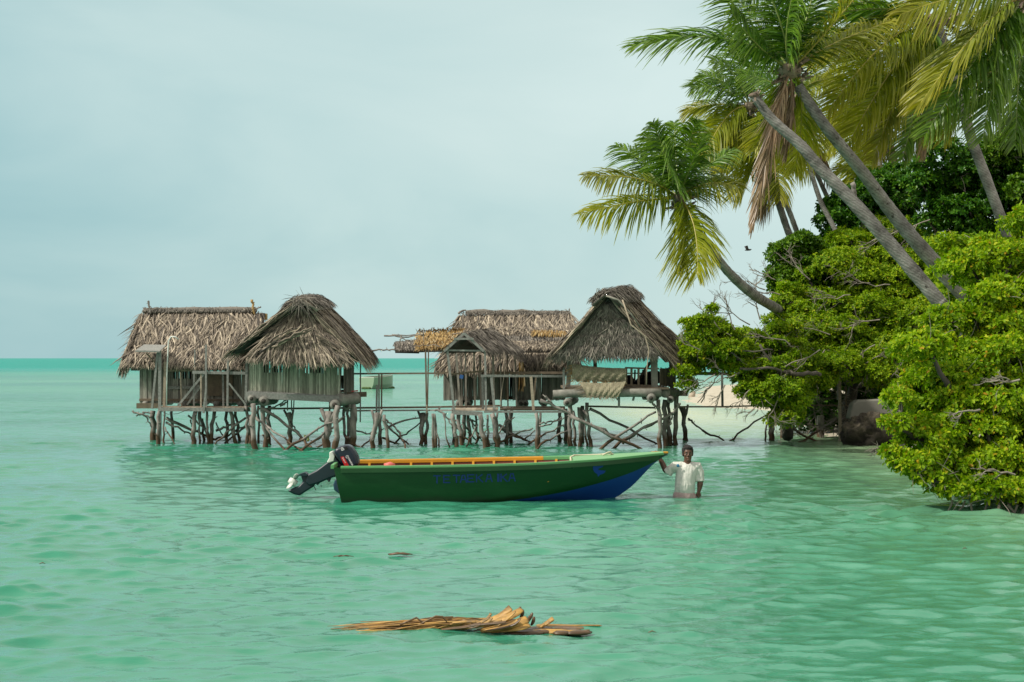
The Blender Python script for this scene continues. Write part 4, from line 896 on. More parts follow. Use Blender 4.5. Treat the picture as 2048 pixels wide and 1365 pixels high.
for li_, (ch, x, yb) in enumerate(lets):
    if li_ == 7: LT.build('lettering', mlet, BOAT); LT = MB()
    w_, h_ = 12, 14
    for (a, b_) in GL[ch]: stroke(LT, (x + a[0] * w_, yb + 2.5 - a[1] * h_), (x + b_[0] * w_, yb + 2.5 - b_[1] * h_), 2.4)
o_ = LT.build('lettering', mlet, BOAT)
mb = MB()                                                # leaping fish emblem at the bow
out = [(1183, 930), (1207, 930), (1206, 934), (1198, 936), (1196, 941), (1199, 945), (1207, 944), (1212, 942), (1208, 947), (1200, 950), (1196, 954), (1195, 949), (1189, 945), (1186, 939), (1186, 934)]
cen = at_px(1192, 940); pts = [at_px(*p) for p in out]
mb.add([cen] + pts, [(0, i + 1, (i + 1) % len(pts) + 1) for i in range(len(pts))]); mb.build('fish_emblem', m_paint('emblem_blue', (.006, .04, .30), .5), BOAT)
# rope on the foredeck
rp = m_paint('pale_rope', (.55, .50, .36), .9)
mb = MB(); mb.tube([P(1142, 922, 24.1), P(1141, 915, 24.3), P(1148, 911, 24.5), P(1170, 910.5, 24.55), P(1200, 909.5, 24.55), P(1212, 908, 24.5), P(1220, 905, 24.5), P(1226, 909, 24.45)], .012, 6)
mb.tube([P(1205, 911, 24.4), P(1214, 906, 24.4), P(1221, 904, 24.45), P(1224, 908, 24.5), P(1216, 911, 24.5)], .012, 6); tag(mb.build('rope', rp, smooth=True), 'pale rope lying across the green foredeck with a knotted end', 'rope')
mb = MB(); mb.tube([P(768, 931.5, 24.7), P(780, 930.6, 24.7), P(790, 932, 24.7)], [.03, .05, .03], 8); tag(mb.build('pink_float', m_paint('pink_plastic', (.6, .12, .1), .5), smooth=True), 'pinkish red float lying inside the boat near the motor', 'float')

# ------------------------------------------------------------------ outboard motor, tilted up
MD = 24.5
OB = thing('outboard_motor', P(677, 945, MD), 'dark blue outboard motor tilted up on the stern of the green boat', 'outboard motor')
navy = m_paint('dark_navy_metal', (.004, .018, .026), .42, nscale=5); navy2 = m_paint('navy_cowl', (.005, .012, .025), .35, nscale=4); silver = m_paint('bare_silver_metal', (.6, .62, .56), .35); redst = m_paint('red_decal', (.5, .01, .01), .4); wht = m_paint('white_decal', (.75, .76, .74), .5); black = m_paint('black_hole', (.004, .004, .004), .6)
def px_plate(name, out, th, mat, par, d=MD, bevel=.02, seg=3):
    mb = MB(); mb.plate([P(x, y, d) for x, y in out], th, (0, 1, 0)); o = mb.build(name, mat, par, bevel=bevel); o.modifiers['bevel'].segments = seg
    for p in o.data.polygons: p.use_smooth = True
    o.modifiers['bevel'].harden_normals = False
    wn = o.modifiers.new('wn', 'WEIGHTED_NORMAL'); return o
cowl = px_plate('cowl', [(668, 902), (676, 895), (690, 890), (700, 889), (706, 895), (712, 904), (717, 914), (719, 926), (717, 933), (700, 936), (690, 933), (682, 924), (674, 911)], .34, navy2, OB, bevel=.05)
px_plate('cowl_vent', [(689.5, 893), (696, 891), (698.5, 897), (693, 899.5)], .30, black, cowl, bevel=.004).location.y += 0
bpy.data.objects['cowl_vent'].location = (0, -.03, 0)
FR = MD - .171
def fp(x, y): return P(x, y, FR - .002)
mb = MB(); mb.add([fp(681, 914.5), fp(687, 913), fp(698, 931.5), fp(689, 932)], [(0, 1, 2, 3)]); mb.build('red_badge', redst, cowl)
TX = MB()
def txt_stroke(mb, a, b, w, lift=.004):
    p, q = P(a[0], a[1], FR - lift), P(b[0], b[1], FR - lift); d_ = (q - p).normalized(); s_ = V((-d_.z, 0, d_.x)) * (w * MD / F / 2)
    mb.add([p - s_, p + s_, q + s_, q - s_], [(0, 1, 2, 3)])
# the maker's word runs down the cowl: Y A M A H A in small strokes, ring mark above
ux, uy = .50, .866; vx, vy = .866, -.5                    # along the word / towards letter tops (photo pixels)
FNT = {'Y': [((0, 1), (.5, .5)), ((1, 1), (.5, .5)), ((.5, .5), (.5, 0))], 'A': [((0, 0), (.5, 1)), ((.5, 1), (1, 0)), ((.2, .35), (.8, .35))], 'M': [((0, 0), (0, 1)), ((0, 1), (.5, .3)), ((.5, .3), (1, 1)), ((1, 1), (1, 0))], 'H': [((0, 0), (0, 1)), ((1, 0), (1, 1)), ((0, .5), (1, .5))],
       'E': [((0, 0), (0, 1)), ((0, 1), (1, 1)), ((0, .5), (.8, .5)), ((0, 0), (1, 0))], 'n': [((0, 0), (0, .7)), ((0, .7), (1, .6)), ((1, .6), (1, 0))], 'd': [((1, 0), (1, 1)), ((1, 0), (0, .1)), ((0, .1), (0, .6)), ((0, .6), (1, .6))], 'u': [((0, .7), (0, 0)), ((0, 0), (1, 0)), ((1, 0), (1, .7))], 'r': [((0, 0), (0, .7)), ((0, .6), (.8, .7))], 'o': [((0, 0), (1, 0)), ((1, 0), (1, .65)), ((1, .65), (0, .65)), ((0, .65), (0, 0))], '4': [((.7, 0), (.7, 1)), ((.7, 1), (0, .35)), ((0, .35), (1, .35))], '0': [((0, 0), (1, 0)), ((1, 0), (1, 1)), ((1, 1), (0, 1)), ((0, 1), (0, 0))]}
def word(mb, s, x, y, cw_, ch_, w, gap=1.25, u=(ux, uy), v=(vx, vy)):
    for ch in s:
        for a, b_ in FNT[ch]:
            A_ = (x + u[0] * a[0] * cw_ + v[0] * a[1] * ch_, y + u[1] * a[0] * cw_ + v[1] * a[1] * ch_); B_ = (x + u[0] * b_[0] * cw_ + v[0] * b_[1] * ch_, y + u[1] * b_[0] * cw_ + v[1] * b_[1] * ch_)
            txt_stroke(mb, A_, B_, w)
        x += u[0] * cw_ * gap; y += u[1] * cw_ * gap
word(TX, 'YAMAHA', 695.5, 917.5, 2.3, 3.6, .75)
for k in range(12):
    a, b_ = k * math.pi / 6, (k + 1) * math.pi / 6; txt_stroke(TX, (694.5 + 2.9 * math.cos(a), 914 + 2.9 * math.sin(a)), (694.5 + 2.9 * math.cos(b_), 914 + 2.9 * math.sin(b_)), .6)
for k in range(3):
    a = k * 2.094 + .5; txt_stroke(TX, (694.5, 914), (694.5 + 2.6 * math.cos(a), 914 + 2.6 * math.sin(a)), .5)
word(TX, 'Enduro', 684.3, 916.4, 1.5, 2.6, .45, 1.35)
TX.build('cowl_lettering', wht, cowl)
mb = MB(); word(mb, '40', 681, 896, 2.6, 5, 1.1, 1.45, (.42, .9), (.9, -.42)); mb.build('power_figure', wht, cowl)
px_plate('mid_section', [(658, 922), (668, 908), (682, 926), (690, 936), (690, 944), (679, 951), (660, 957), (640, 966), (620, 972), (612, 965), (614, 950), (624, 945), (634, 940), (646, 931)], .17, navy, OB, bevel=.04)
px_plate('powerhead_casting', [(660, 904), (666, 902), (671, 912), (669, 922), (658, 926), (655, 924), (660, 915)], .2, silver, OB, bevel=.02)
px_plate('cavitation_plate', [(596, 950), (602, 947), (611, 944), (616, 948), (617, 952), (607, 952)], .2, navy, OB, bevel=.006)
px_plate('lower_unit', [(601, 948), (611, 945), (624, 950), (632, 966), (629, 973), (614, 982), (600, 991.5), (588, 989), (575, 982), (586, 976), (598, 972), (606, 964)], .085, navy, OB, bevel=.03)
px_plate('steering_bracket', [(632, 962), (655, 953), (676, 946), (680, 951), (663, 955), (659, 965), (654, 959), (640, 966), (636, 971), (631, 966)], .13, navy, OB, bevel=.01)
px_plate('clamp_bracket', [(672, 958), (682, 955), (687, 962), (684, 988), (677, 985), (669, 979), (668, 968)], .22, m_paint('blue_grey_bracket', (.012, .045, .08), .35), OB, bevel=.02)
pr = MB(); pc = P(585, 964, MD); ad = (P(585, 964, MD) - P(596, 971, MD)).normalized()
pr.tube([pc - ad * .07, pc, pc + ad * .06], [.05, .055, .04], 14)
perp1 = V((0, 1, 0)); perp2 = ad.cross(perp1)
for k in range(3):
    a = k * 2.094 + .4; dr = perp1 * math.cos(a) + perp2 * math.sin(a); tw = dr.cross(ad)
    vs = []
    for (r_, wd, sk) in ((.04, .05, -.02), (.08, .09, 0), (.12, .09, .01), (.15, .045, .02)):
        for s_ in (-1, 1): vs.append(pc + dr * r_ + (tw * .8 + ad * .6) * (wd / 2 * s_ ) + tw * sk)
    pr.add(vs, [(2 * i, 2 * i + 1, 2 * i + 3, 2 * i + 2) for i in range(3)])
po = pr.build('propeller', silver, OB, smooth=True); so_ = po.modifiers.new('th', 'SOLIDIFY'); so_.thickness = .008
mb = MB(); e_ = pc + ad * .062; mb.tube([e_, e_ + ad * .01], [.028, .026], 12); mb.build('hub_cap', black, po)
mb = MB()
for a, b_ in (((628, 973), (632, 981)), ((642, 970), (643, 975)), ((660, 946), (676, 940))): mb.tube([P(*a, MD - .05), P(*b_, MD - .05)], .006, 5)
mb.build('cable', black, OB)
# ------------------------------------------------------------------ leaves
def m_leaf(name, stops, transl=.35, gloss=.5, nscale=1.2):
    m, nt, b = newmat(name); c = ramp(nt, stops, island(nt))
    n = noise_tex(nt, nscale, 3); c = mix(nt, mix(nt, c, (.58, .70, .45), 1, 'MULTIPLY'), c, mrange(nt, n, .36, .58))
    nt.links.new(c, b.inputs['Base Color']); b.inputs['Roughness'].default_value = gloss; b.inputs['Specular IOR Level'].default_value = .2
    out = nt.nodes['Material Output']; t = nd(nt, 'ShaderNodeBsdfTranslucent'); ms = nd(nt, 'ShaderNodeMixShader')
    nt.links.new(mix(nt, c, (1.0, 1.25, .35), .85, 'MULTIPLY'), t.inputs[0]) ; ms.inputs[0].default_value = transl
    nt.links.new(b.outputs[0], ms.inputs[1]); nt.links.new(t.outputs[0], ms.inputs[2]); nt.links.new(ms.outputs[0], out.inputs[0]); return m
M['leaf_front'] = m_leaf('bright_broad_leaf', [(0, (.12, .22, .006)), (.3, (.22, .36, .008)), (.7, (.33, .46, .012)), (.94, (.46, .50, .015)), (.975, (.46, .38, .02)), (1, (.48, .26, .02))], .45)
M['leaf_mid'] = m_leaf('mid_green_leaf', [(0, (.10, .19, .006)), (.3, (.20, .33, .008)), (.75, (.32, .44, .012)), (.97, (.42, .48, .016)), (1, (.44, .34, .02))], .42)
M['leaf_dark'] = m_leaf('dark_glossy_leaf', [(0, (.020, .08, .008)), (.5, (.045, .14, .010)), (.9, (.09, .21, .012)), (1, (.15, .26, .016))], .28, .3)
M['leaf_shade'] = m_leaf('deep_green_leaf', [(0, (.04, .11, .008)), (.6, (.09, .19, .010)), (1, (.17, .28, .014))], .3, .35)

def rosettes(pos, axis, k, length, width, g, rnd=False, tilt=(.15, 1.15)):
    """k leaves round every growing tip; each leaf two quads folded on its midrib"""
    n = len(pos); axis = axis / (np.linalg.norm(axis, axis=1)[:, None] + 1e-9)
    a = np.where(np.abs(axis[:, 2:3]) < .9, [[0, 0, 1.]], [[1., 0, 0]]); x = np.cross(axis, a); x /= np.linalg.norm(x, axis=1)[:, None]; y = np.cross(axis, x)
    vs = []; ph0 = g.random(n) * 6.28
    for j in range(k):
        ph = ph0 + j * 2.4 + g.normal(size=n) * .3; el = tilt[0] + (tilt[1] - tilt[0]) * g.random(n)
        rd = x * np.cos(ph)[:, None] + y * np.sin(ph)[:, None]
        d = rd * np.cos(el)[:, None] + axis * np.sin(el)[:, None]; d[:, 2] -= .15
        L = length * (.6 + .6 * g.random(n)); W = width * (.7 + .5 * g.random(n))
        s = np.cross(d, axis); s /= (np.linalg.norm(s, axis=1)[:, None] + 1e-9); up = np.cross(s, d)
        b0 = pos + rd * (.015) + axis * (g.normal(size=(n, 1)) * .02)
        f = .22
        pts = [b0, b0 + d * (L * .38)[:, None] + s * (W * .5)[:, None] + up * (W * f)[:, None], b0 + d * (L * .82)[:, None] + s * (W * .42)[:, None] + up * (W * f * .7)[:, None], b0 + d * L[:, None] - up * (L * .12)[:, None],
               b0 + d * (L * .82)[:, None] - s * (W * .42)[:, None] + up * (W * f * .7)[:, None], b0 + d * (L * .38)[:, None] - s * (W * .5)[:, None] + up * (W * f)[:, None]]
        vs.append(np.stack(pts, 1))
    vs = np.concatenate(vs, 0); m_ = len(vs); base = np.arange(m_)[:, None] * 6
    q = np.concatenate([base + np.array([[0, 1, 2, 3]]), base + np.array([[0, 3, 4, 5]])], 0)
    return vs.reshape(-1, 3), q
def in_poly(x, y, poly):
    r_ = False; n = len(poly)
    for i in range(n):
        x1, y1 = poly[i]; x2, y2 = poly[(i + 1) % n]
        if (y1 > y) != (y2 > y) and x < (x2 - x1) * (y - y1) / (y2 - y1 + 1e-12) + x1: r_ = not r_
    return r_
def tree(name, label, cat, base, polys, nblob, rr_, depth, leaf, size, nros, seed, k=7, twigs=60, trunk_r=.12, layers=1.6, group=None, droop=.0, bare=0, extra=()):
    """crown grown inside outlines given in photo positions; every sub-clump gets its own limb"""
    g = np.random.default_rng(seed); rr = random.Random(seed)
    t = thing(name, base, label, cat, group); blobs = []
    xs = [p[0] for pl in polys for p in pl]; ys_ = [p[1] for pl in polys for p in pl]; tries = 0
    while len(blobs) < nblob and tries < 60000:
        tries += 1; x, y = rr.uniform(min(xs), max(xs)), rr.uniform(min(ys_), max(ys_))
        d = depth(x, y) + rr.uniform(0, layers) * rr.random(); c = P(x, y, d); r_ = rr.uniform(rr_[0] * .55, rr_[1]); e_ = r_ * F / d * (.85 if r_ > rr_[0] else .3)
        if not all(any(in_poly(x + e_ * ox, y + e_ * oy * .8, pl) for pl in polys) for ox, oy in ((0, 0), (1, 0), (-1, 0), (0, 1), (0, -1))): continue
        if any((c - b[0]).length < (r_ + b[1]) * .58 for b in blobs) and tries < 30000: continue
        blobs.append((c, r_))
    for (x, y, d, r_) in extra: blobs.append((P(x, y, d), r_))
    tot = sum(b[1] ** 2 for b in blobs); pos, ax = [], []
    for c, r_ in blobs:
        n = int(nros * r_ * r_ / tot); v = g.normal(size=(n, 3)); v /= np.linalg.norm(v, axis=1)[:, None]
        v[:, 2] = np.where((v[:, 2] < -.15) & (g.random(n) < .75), -v[:, 2], v[:, 2])
        rad = r_ * (.60 + .5 * g.random(n) ** .9); lump = 1 + .22 * np.sin(v[:, 0] * 5 + c.x * 3) * np.sin(v[:, 2] * 6 + c.z * 5)
        sc = np.array([[1.2, 1.05, .72]]); p = np.array(c)[None] + v * (rad * lump)[:, None] * sc
        a = v + np.array([[0, -.1, .45 - droop]]) + g.normal(size=(n, 3)) * .35
        pos.append(p); ax.append(a)
    pos = np.concatenate(pos); ax = np.concatenate(ax)
    vs, q = rosettes(pos, ax, k, size, size * .52, g)
    np_mesh('crown', vs, q, [M[leaf]], t)
    # limbs
    base = V(base); mb = MB(); tw = MB(); hub = base.lerp(sum((b[0] for b in blobs), V()) / len(blobs), .35)
    mb.tube(crooked(base, hub, 6, .1, seed), [trunk_r * (1.2 - .08 * i) for i in range(6)], 8)
    order = sorted(blobs, key=lambda b: (b[0] - hub).length); nodes = [hub]
    for c, r_ in order:
        par = min(nodes, key=lambda nn: (nn - c).length + .25 * (nn - hub).length)
        L = (par - c).length; r0 = max(.012, trunk_r * .5 * (1 - min(1, (par - hub).length / 9)))
        pts = crooked(par, c, 6, .09, rr.random()); mb.tube(pts, [r0 * (1 - .12 * i) for i in range(6)], 6); nodes.append(c)
    for _ in range(twigs):
        c, r_ = rr.choice(blobs); v = V((rr.gauss(0, 1), rr.gauss(0, 1) - .8, rr.gauss(0, .8))).normalized(); e = c + v * r_ * rr.uniform(.8, 1.15)
        tw.tube(crooked(c + v * r_ * .2, e, 6, .08, rr.random()), [.011, .010, .008, .006, .005, .003], 4, cap=False)
        for _k in range(2):
            s_ = c + v * r_ * rr.uniform(.4, .9); w2 = (v + V((rr.gauss(0, .8), rr.gauss(0, .8), rr.gauss(0, .8)))).normalized(); tw.tube(crooked(s_, s_ + w2 * rr.uniform(.2, .5), 4, .05, rr.random()), [.006, .005, .004, .002], 3, cap=False)
    mb.build('trunk', M['bark'], t, smooth=True)
    if twigs: tag(tw.build('twigs', M['twig'], t), kind='stuff')
    return t
def bare_twigs(parent, spots, seed, name='bare_branch', mat='twig'):
    """leafless twiggy sprays: (x, y, distance, dx, dy, length in m)"""
    rr = random.Random(seed); mb = None
    def grow(p, d, L, r, lev):
        e = p + d * L; mb.tube(crooked(p, e, 5, L * .05, rr.random()), [r, r * .9, r * .8, r * .65, r * .5], 4, cap=False)
        if lev <= 0: return
        for _ in range(3):
            t = rr.uniform(.3, 1); d2 = (d + V((rr.gauss(0, .55), rr.gauss(0, .4), rr.gauss(0, .5)))).normalized(); grow(p.lerp(e, t), d2, L * rr.uniform(.45, .7), r * .6, lev - 1)
    for (x, y, d, dx, dy, L) in spots:
        mb = MB(); grow(P(x, y, d), V((dx, rr.uniform(-.2, .2), -dy)).normalized(), L, .016, 3); mb.build(name, M[mat], parent)

# front tree at the right edge, hanging over the water
dF = lambda x, y: 22.6 + max(0, (900 - y)) * .006 + abs(x - 1960) * .003
front = [(1878, 610), (1890, 520), (1935, 470), (1990, 440), (2060, 395), (2260, 370), (2280, 1000), (2060, 1000), (1990, 985), (1910, 980), (1880, 955), (1800, 950), (1810, 910), (1808, 850), (1785, 810), (1790, 770), (1822, 735), (1825, 690), (1822, 655), (1850, 640)]
tf = tree('shore_tree', 'bright green broad-leaved tree at the right edge drooping low over the water', 'tree', P(2105, 1040, 22.6) - V((0, 0, .3)), [front], 150, (.26, .46), dF, 'leaf_front', .074, 35000, 101, k=7, twigs=150, trunk_r=.14, droop=.5, layers=2.4,
     extra=[(1790, 845, 22.9, .16), (1830, 930, 22.7, .26), (1870, 960, 22.6, .2), (1822, 700, 23.2, .24), (1905, 985, 22.5, .16), (1945, 975, 22.5, .18), (1990, 978, 22.5, .2), (2035, 982, 22.5, .2), (2075, 985, 22.6, .22), (1800, 800, 23, .2), (1780, 905, 22.8, .12), (1850, 690, 23.3, .25)])
bare_twigs(tf, [(1905, 1000, 22.6, -.2, 1, .28), (1940, 1000, 22.6, .1, 1, .35), (1975, 1005, 22.6, -.25, 1, .42), (1995, 1000, 22.6, .1, 1, .3), (2015, 1010, 22.5, .5, .8, .35), (2035, 1010, 22.5, -.3, .8, .35), (1930, 1002, 22.6, -.4, .7, .3), (1810, 890, 23, -1, .15, .3), (2030, 950, 22.4, -1, -.2, .4), (2040, 760, 22.4, -1, 0, .4), (1960, 820, 22.3, -1, .1, .3)], 5)
mb = MB()
for a in ((2060, 1035, 22.4, 1990, 1058, 22.2, .03), (2050, 1010, 22.5, 2040, 1062, 22.3, .022), (2000, 1010, 22.6, 1987, 1056, 22.4, .012), (2070, 1010, 22.6, 2020, 1060, 22.4, .02), (2060, 1040, 22.6, 2100, 1000, 22.6, .06), (2016, 1005, 22.6, 2018, 1030, 22.6, .02)):
    mb = MB(); mb.tube(crooked(P(*a[:3]), P(*a[3:6]), 6, .03, int(a[0])), a[6], 6); mb.build('low_branch', M['bark'], tf)
mb = MB(); mb.tube([P(1998, 1012, 22.5), P(1989, 1046, 22.3)], [.02, .012], 6); mb.build('broken_branch', M['plank'], tf)

# big mid-green bush, and its branch reaching out over the footbridge
dM = lambda x, y: 39.5 + max(0, 860 - y) * .012 + max(0, x - 1650) * .001
mid = [(1545, 640), (1575, 560), (1640, 500), (1700, 455), (1780, 440), (1860, 470), (1900, 560), (1900, 800), (1800, 800), (1760, 770), (1690, 760), (1640, 800), (1580, 800), (1555, 760)]
tree('beach_bush', 'broad mid-green bush in the centre of the shore thicket under the leaning bare trunk', 'bush', P(1690, 850, 43.5), [mid], 190, (.4, .75), dM, 'leaf_mid', .078, 48000, 102, k=7, twigs=260, trunk_r=.16, layers=3, group='bushes and trees of the shore thicket')
dL = lambda x, y: 38.2 + max(0, 800 - y) * .008
lft = [(1350, 700), (1385, 640), (1420, 625), (1450, 650), (1500, 665), (1560, 630), (1600, 640), (1610, 800), (1590, 850), (1550, 850), (1540, 815), (1490, 800), (1460, 745), (1380, 745), (1358, 760), (1360, 715)]
tl = tree('beach_bush', 'spreading light-green branch with bare grey twigs reaching left over the open hut roof and footbridge', 'bush', P(1575, 872, 41.5), [lft], 80, (.24, .45), dL, 'leaf_mid', .078, 17000, 103, k=7, twigs=200, trunk_r=.13, layers=2.2, group='bushes and trees of the shore thicket',
     extra=[(1375, 770, 38.4, .18), (1366, 745, 38.4, .2), (1400, 645, 38.4, .22), (1425, 618, 38.4, .12), (1370, 645, 38.4, .1), (1520, 800, 38.6, .2), (1405, 668, 38.4, .25), (1455, 700, 38.4, .3)])
bare_twigs(tl, [(1440, 660, 38.8, -.6, -.8, .6), (1470, 660, 38.8, -.3, -1, .7), (1520, 640, 39, -.2, -1, .6), (1500, 650, 39, -.9, -.6, .7), (1530, 580, 41, -1, -.4, .6), (1560, 590, 41, -1, -.1, .8), (1550, 560, 41, -1, -.5, .6), (1400, 700, 38.2, -1, -.5, .5), (1480, 745, 38.3, -1, .3, .8), (1430, 750, 38.2, -1, .5, .6), (1450, 770, 38.2, -.5, 1, .5), (1500, 780, 38.2, -.7, .7, .6), (1560, 790, 38.2, -.4, .9, .7), (1540, 800, 38.4, -.8, .5, .6), (1600, 720, 38.3, -.5, .3, .8), (1640, 700, 38.5, -.6, .4, .9), (1580, 690, 38.5, -.7, -.2, .7)], 6)
mb = MB()
for a in ((1580, 745, 38.4, 1480, 738, 38.3, .035), (1640, 750, 39, 1580, 745, 38.4, .05), (1440, 748, 38.3, 1402, 806, 38.3, .014), (1420, 770, 38.3, 1395, 806, 38.3, .01), (1545, 700, 38.4, 1470, 700, 38.3, .02), (1600, 800, 38.6, 1520, 690, 38.4, .03)):
    mb = MB(); mb.tube(crooked(P(*a[:3]), P(*a[3:6]), 7, .04, int(a[0])), a[6], 6); mb.build('limb', M['bark'], tl, smooth=True)

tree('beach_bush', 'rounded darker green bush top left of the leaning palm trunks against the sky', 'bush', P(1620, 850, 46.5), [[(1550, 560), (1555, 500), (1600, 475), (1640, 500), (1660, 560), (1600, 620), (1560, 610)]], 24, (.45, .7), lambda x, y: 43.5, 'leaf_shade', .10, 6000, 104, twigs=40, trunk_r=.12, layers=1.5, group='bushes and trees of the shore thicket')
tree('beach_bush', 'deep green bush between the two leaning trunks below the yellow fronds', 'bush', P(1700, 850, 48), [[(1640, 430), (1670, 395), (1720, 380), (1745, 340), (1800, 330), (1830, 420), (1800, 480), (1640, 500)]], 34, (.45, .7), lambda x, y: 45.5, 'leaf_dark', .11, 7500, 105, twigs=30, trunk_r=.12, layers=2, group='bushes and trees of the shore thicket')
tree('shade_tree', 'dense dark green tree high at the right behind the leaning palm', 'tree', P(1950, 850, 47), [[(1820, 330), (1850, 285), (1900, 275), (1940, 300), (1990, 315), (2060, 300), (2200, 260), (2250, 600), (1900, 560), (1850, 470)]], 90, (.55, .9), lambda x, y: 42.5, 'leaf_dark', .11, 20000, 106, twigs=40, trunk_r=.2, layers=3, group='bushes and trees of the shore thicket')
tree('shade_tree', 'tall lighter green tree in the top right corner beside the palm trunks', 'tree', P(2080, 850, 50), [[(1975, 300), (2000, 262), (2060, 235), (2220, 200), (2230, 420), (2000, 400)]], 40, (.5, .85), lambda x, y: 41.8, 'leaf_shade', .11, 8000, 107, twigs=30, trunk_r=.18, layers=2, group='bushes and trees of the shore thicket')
tree('beach_bush', 'light green bush between the dark tree and the drooping front tree', 'bush', P(2000, 850, 40), [[(1860, 520), (1900, 480), (2000, 470), (2080, 430), (2220, 420), (2230, 800), (1900, 800)]], 70, (.45, .7), lambda x, y: 33 + (800 - y) * .004, 'leaf_mid', .10, 13000, 108, twigs=70, trunk_r=.14, layers=2.5, group='bushes and trees of the shore thicket')
# shaded understorey by the waterline
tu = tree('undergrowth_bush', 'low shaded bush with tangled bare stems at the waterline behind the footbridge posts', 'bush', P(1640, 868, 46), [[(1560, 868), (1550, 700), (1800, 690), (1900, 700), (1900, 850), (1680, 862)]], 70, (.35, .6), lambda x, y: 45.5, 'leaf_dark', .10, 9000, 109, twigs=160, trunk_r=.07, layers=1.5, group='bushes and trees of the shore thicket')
bare_twigs(tu, [(x, y, 42.2 + (x % 3) * .3, dx, dy, .9) for (x, y, dx, dy) in ((1600, 810, -.3, .8), (1625, 800, .2, 1), (1650, 810, -.6, .5), (1680, 800, .3, .7), (1700, 790, -.8, .1), (1730, 800, -.5, .5), (1760, 800, -1, .2), (1780, 770, -1, -.1), (1720, 760, -.4, -.5), (1660, 770, -.8, -.3), (1760, 740, -.9, .3), (1800, 760, -1, .4), (1740, 820, -.9, .3), (1620, 850, .9, .2), (1700, 850, -.8, .1), (1790, 800, -1, .1))], 7)
bare_twigs(tu, [(x, y, 41, dx, dy, .8) for (x, y, dx, dy) in ((1650, 700, -.3, .8), (1725, 700, .2, 1), (1750, 690, -.6, .5), (1580, 640, .3, .7), (1700, 590, -.8, .1), (1830, 700, -.5, .5), (1760, 640, -1, .2), (1780, 570, -1, -.1), (1620, 560, -.4, -.5), (1660, 670, -.8, -.3), (1860, 440, -.9, .3), (1800, 460, -1, .4))], 8)

# rock
d = 39.6; rk = MB(); rk.ell(P(1742, 874, d), (.66, .6, .52), None, 120, 70); rk.ell(P(1790, 872, d + .4), (.7, .6, .5), None, 80, 50); 
pts = [];
for p in rk.v:
    p = V(p); n_ = mnoise.fractal(p * 1.8, 1, 2, 6); n2 = mnoise.ridged_multi_fractal(p * 3.2, 1, 2, 5, 1, 2) - 1.2; p = p + (p - P(1745, 885, d)).normalized() * (n_ * .20 - n2 * .07); pts.append(tuple(p))
rk.v = pts
m, nt, b = newmat('eroded_coral_rock'); n = noise_tex(nt, 4, 9, rough=.75); c = ramp(nt, [(.40, (.018, .014, .010)), (.52, (.08, .065, .044)), (.70, (.21, .18, .125))], n)
c = mix(nt, (.020, .016, .010), c, mrange(nt, worldz(nt), .10, .5)); nt.links.new(c, b.inputs['Base Color']); b.inputs['Roughness'].default_value = .95; bump(nt, b, n, 1, .12)
tag(rk.build('shore_rock', m, smooth=True), 'pitted brown rock at the waterline left of the drooping tree', 'rock')
mb = MB(); mb.plate([P(1694, 838, 40.9), P(1702, 808, 40.9), P(1712, 800, 40.9), P(1796, 797, 40.9), P(1802, 838, 40.9)], .5, (0, 1, 0)); vs = []
for p in mb.v: vs.append(p)
o_ = mb.build('concrete_block', m_paint('pale_concrete', (.22, .21, .18), .9, nscale=3), bevel=.04); tag(o_, 'pale grey concrete slab standing on top of the rock', 'slab')
# beach litter: roots, low driftwood lines on the sand edge
mb = MB(); rr = random.Random(12)
for k in range(70):
    x = rr.uniform(1580, 1690); y = rr.uniform(862, 874); d = DW(y) + .8; p = P(x, 0, d); p.z = float(land_h(np.array([p.x]), np.array([p.y]))[0]) + .03
    mb.tube(crooked(p, p + V((rr.uniform(-.4, .4), rr.uniform(-.2, .2), rr.uniform(0, .12))), 5, .03, k), [.012, .012, .01, .008, .005], 5)
tag(mb.build('beach_litter', M['twig']), 'loose twigs and roots strewn along the sand edge', 'litter', kind='stuff')

# ------------------------------------------------------------------ palms
def m_frond(name, stops, tipc, transl=.35):
    m, nt, b = newmat(name); c = ramp(nt, stops, island(nt)); at = nd(nt, 'ShaderNodeAttribute'); at.attribute_name = 'age'
    c = mix(nt, c, tipc, at.outputs['Fac']); n = noise_tex(nt, 2.5, 3); c = mix(nt, mix(nt, c, (.7, .75, .6), 1, 'MULTIPLY'), c, mrange(nt, n, .35, .6))
    nt.links.new(c, b.inputs['Base Color']); b.inputs['Roughness'].default_value = .38; b.inputs['Specular IOR Level'].default_value = .4
    out = nt.nodes['Material Output']; t = nd(nt, 'ShaderNodeBsdfTranslucent'); ms = nd(nt, 'ShaderNodeMixShader'); ms.inputs[0].default_value = transl
    nt.links.new(mix(nt, c, (1.2, 1.2, .4), .85, 'MULTIPLY'), t.inputs[0]); nt.links.new(b.outputs[0], ms.inputs[1]); nt.links.new(t.outputs[0], ms.inputs[2]); nt.links.new(ms.outputs[0], out.inputs[0]); return m
M['fr_green'] = m_frond('green_palm_leaflet', [(0, (.03, .11, .014)), (.6, (.07, .20, .018)), (1, (.15, .30, .022))], (.36, .34, .03))
M['fr_yellow'] = m_frond('yellowing_palm_leaflet', [(0, (.09, .20, .010)), (.5, (.19, .31, .012)), (1, (.33, .41, .015))], (.44, .38, .025), .5)
M['fr_olive'] = m_frond('olive_palm_leaflet', [(0, (.06, .14, .012)), (.5, (.12, .22, .014)), (1, (.22, .31, .018))], (.42, .33, .03), .42)
M['fr_dry'] = m_frond('dry_brown_palm_leaflet', [(0, (.11, .07, .045)), (.5, (.22, .14, .08)), (1, (.34, .24, .15))], (.30, .20, .12), .15)
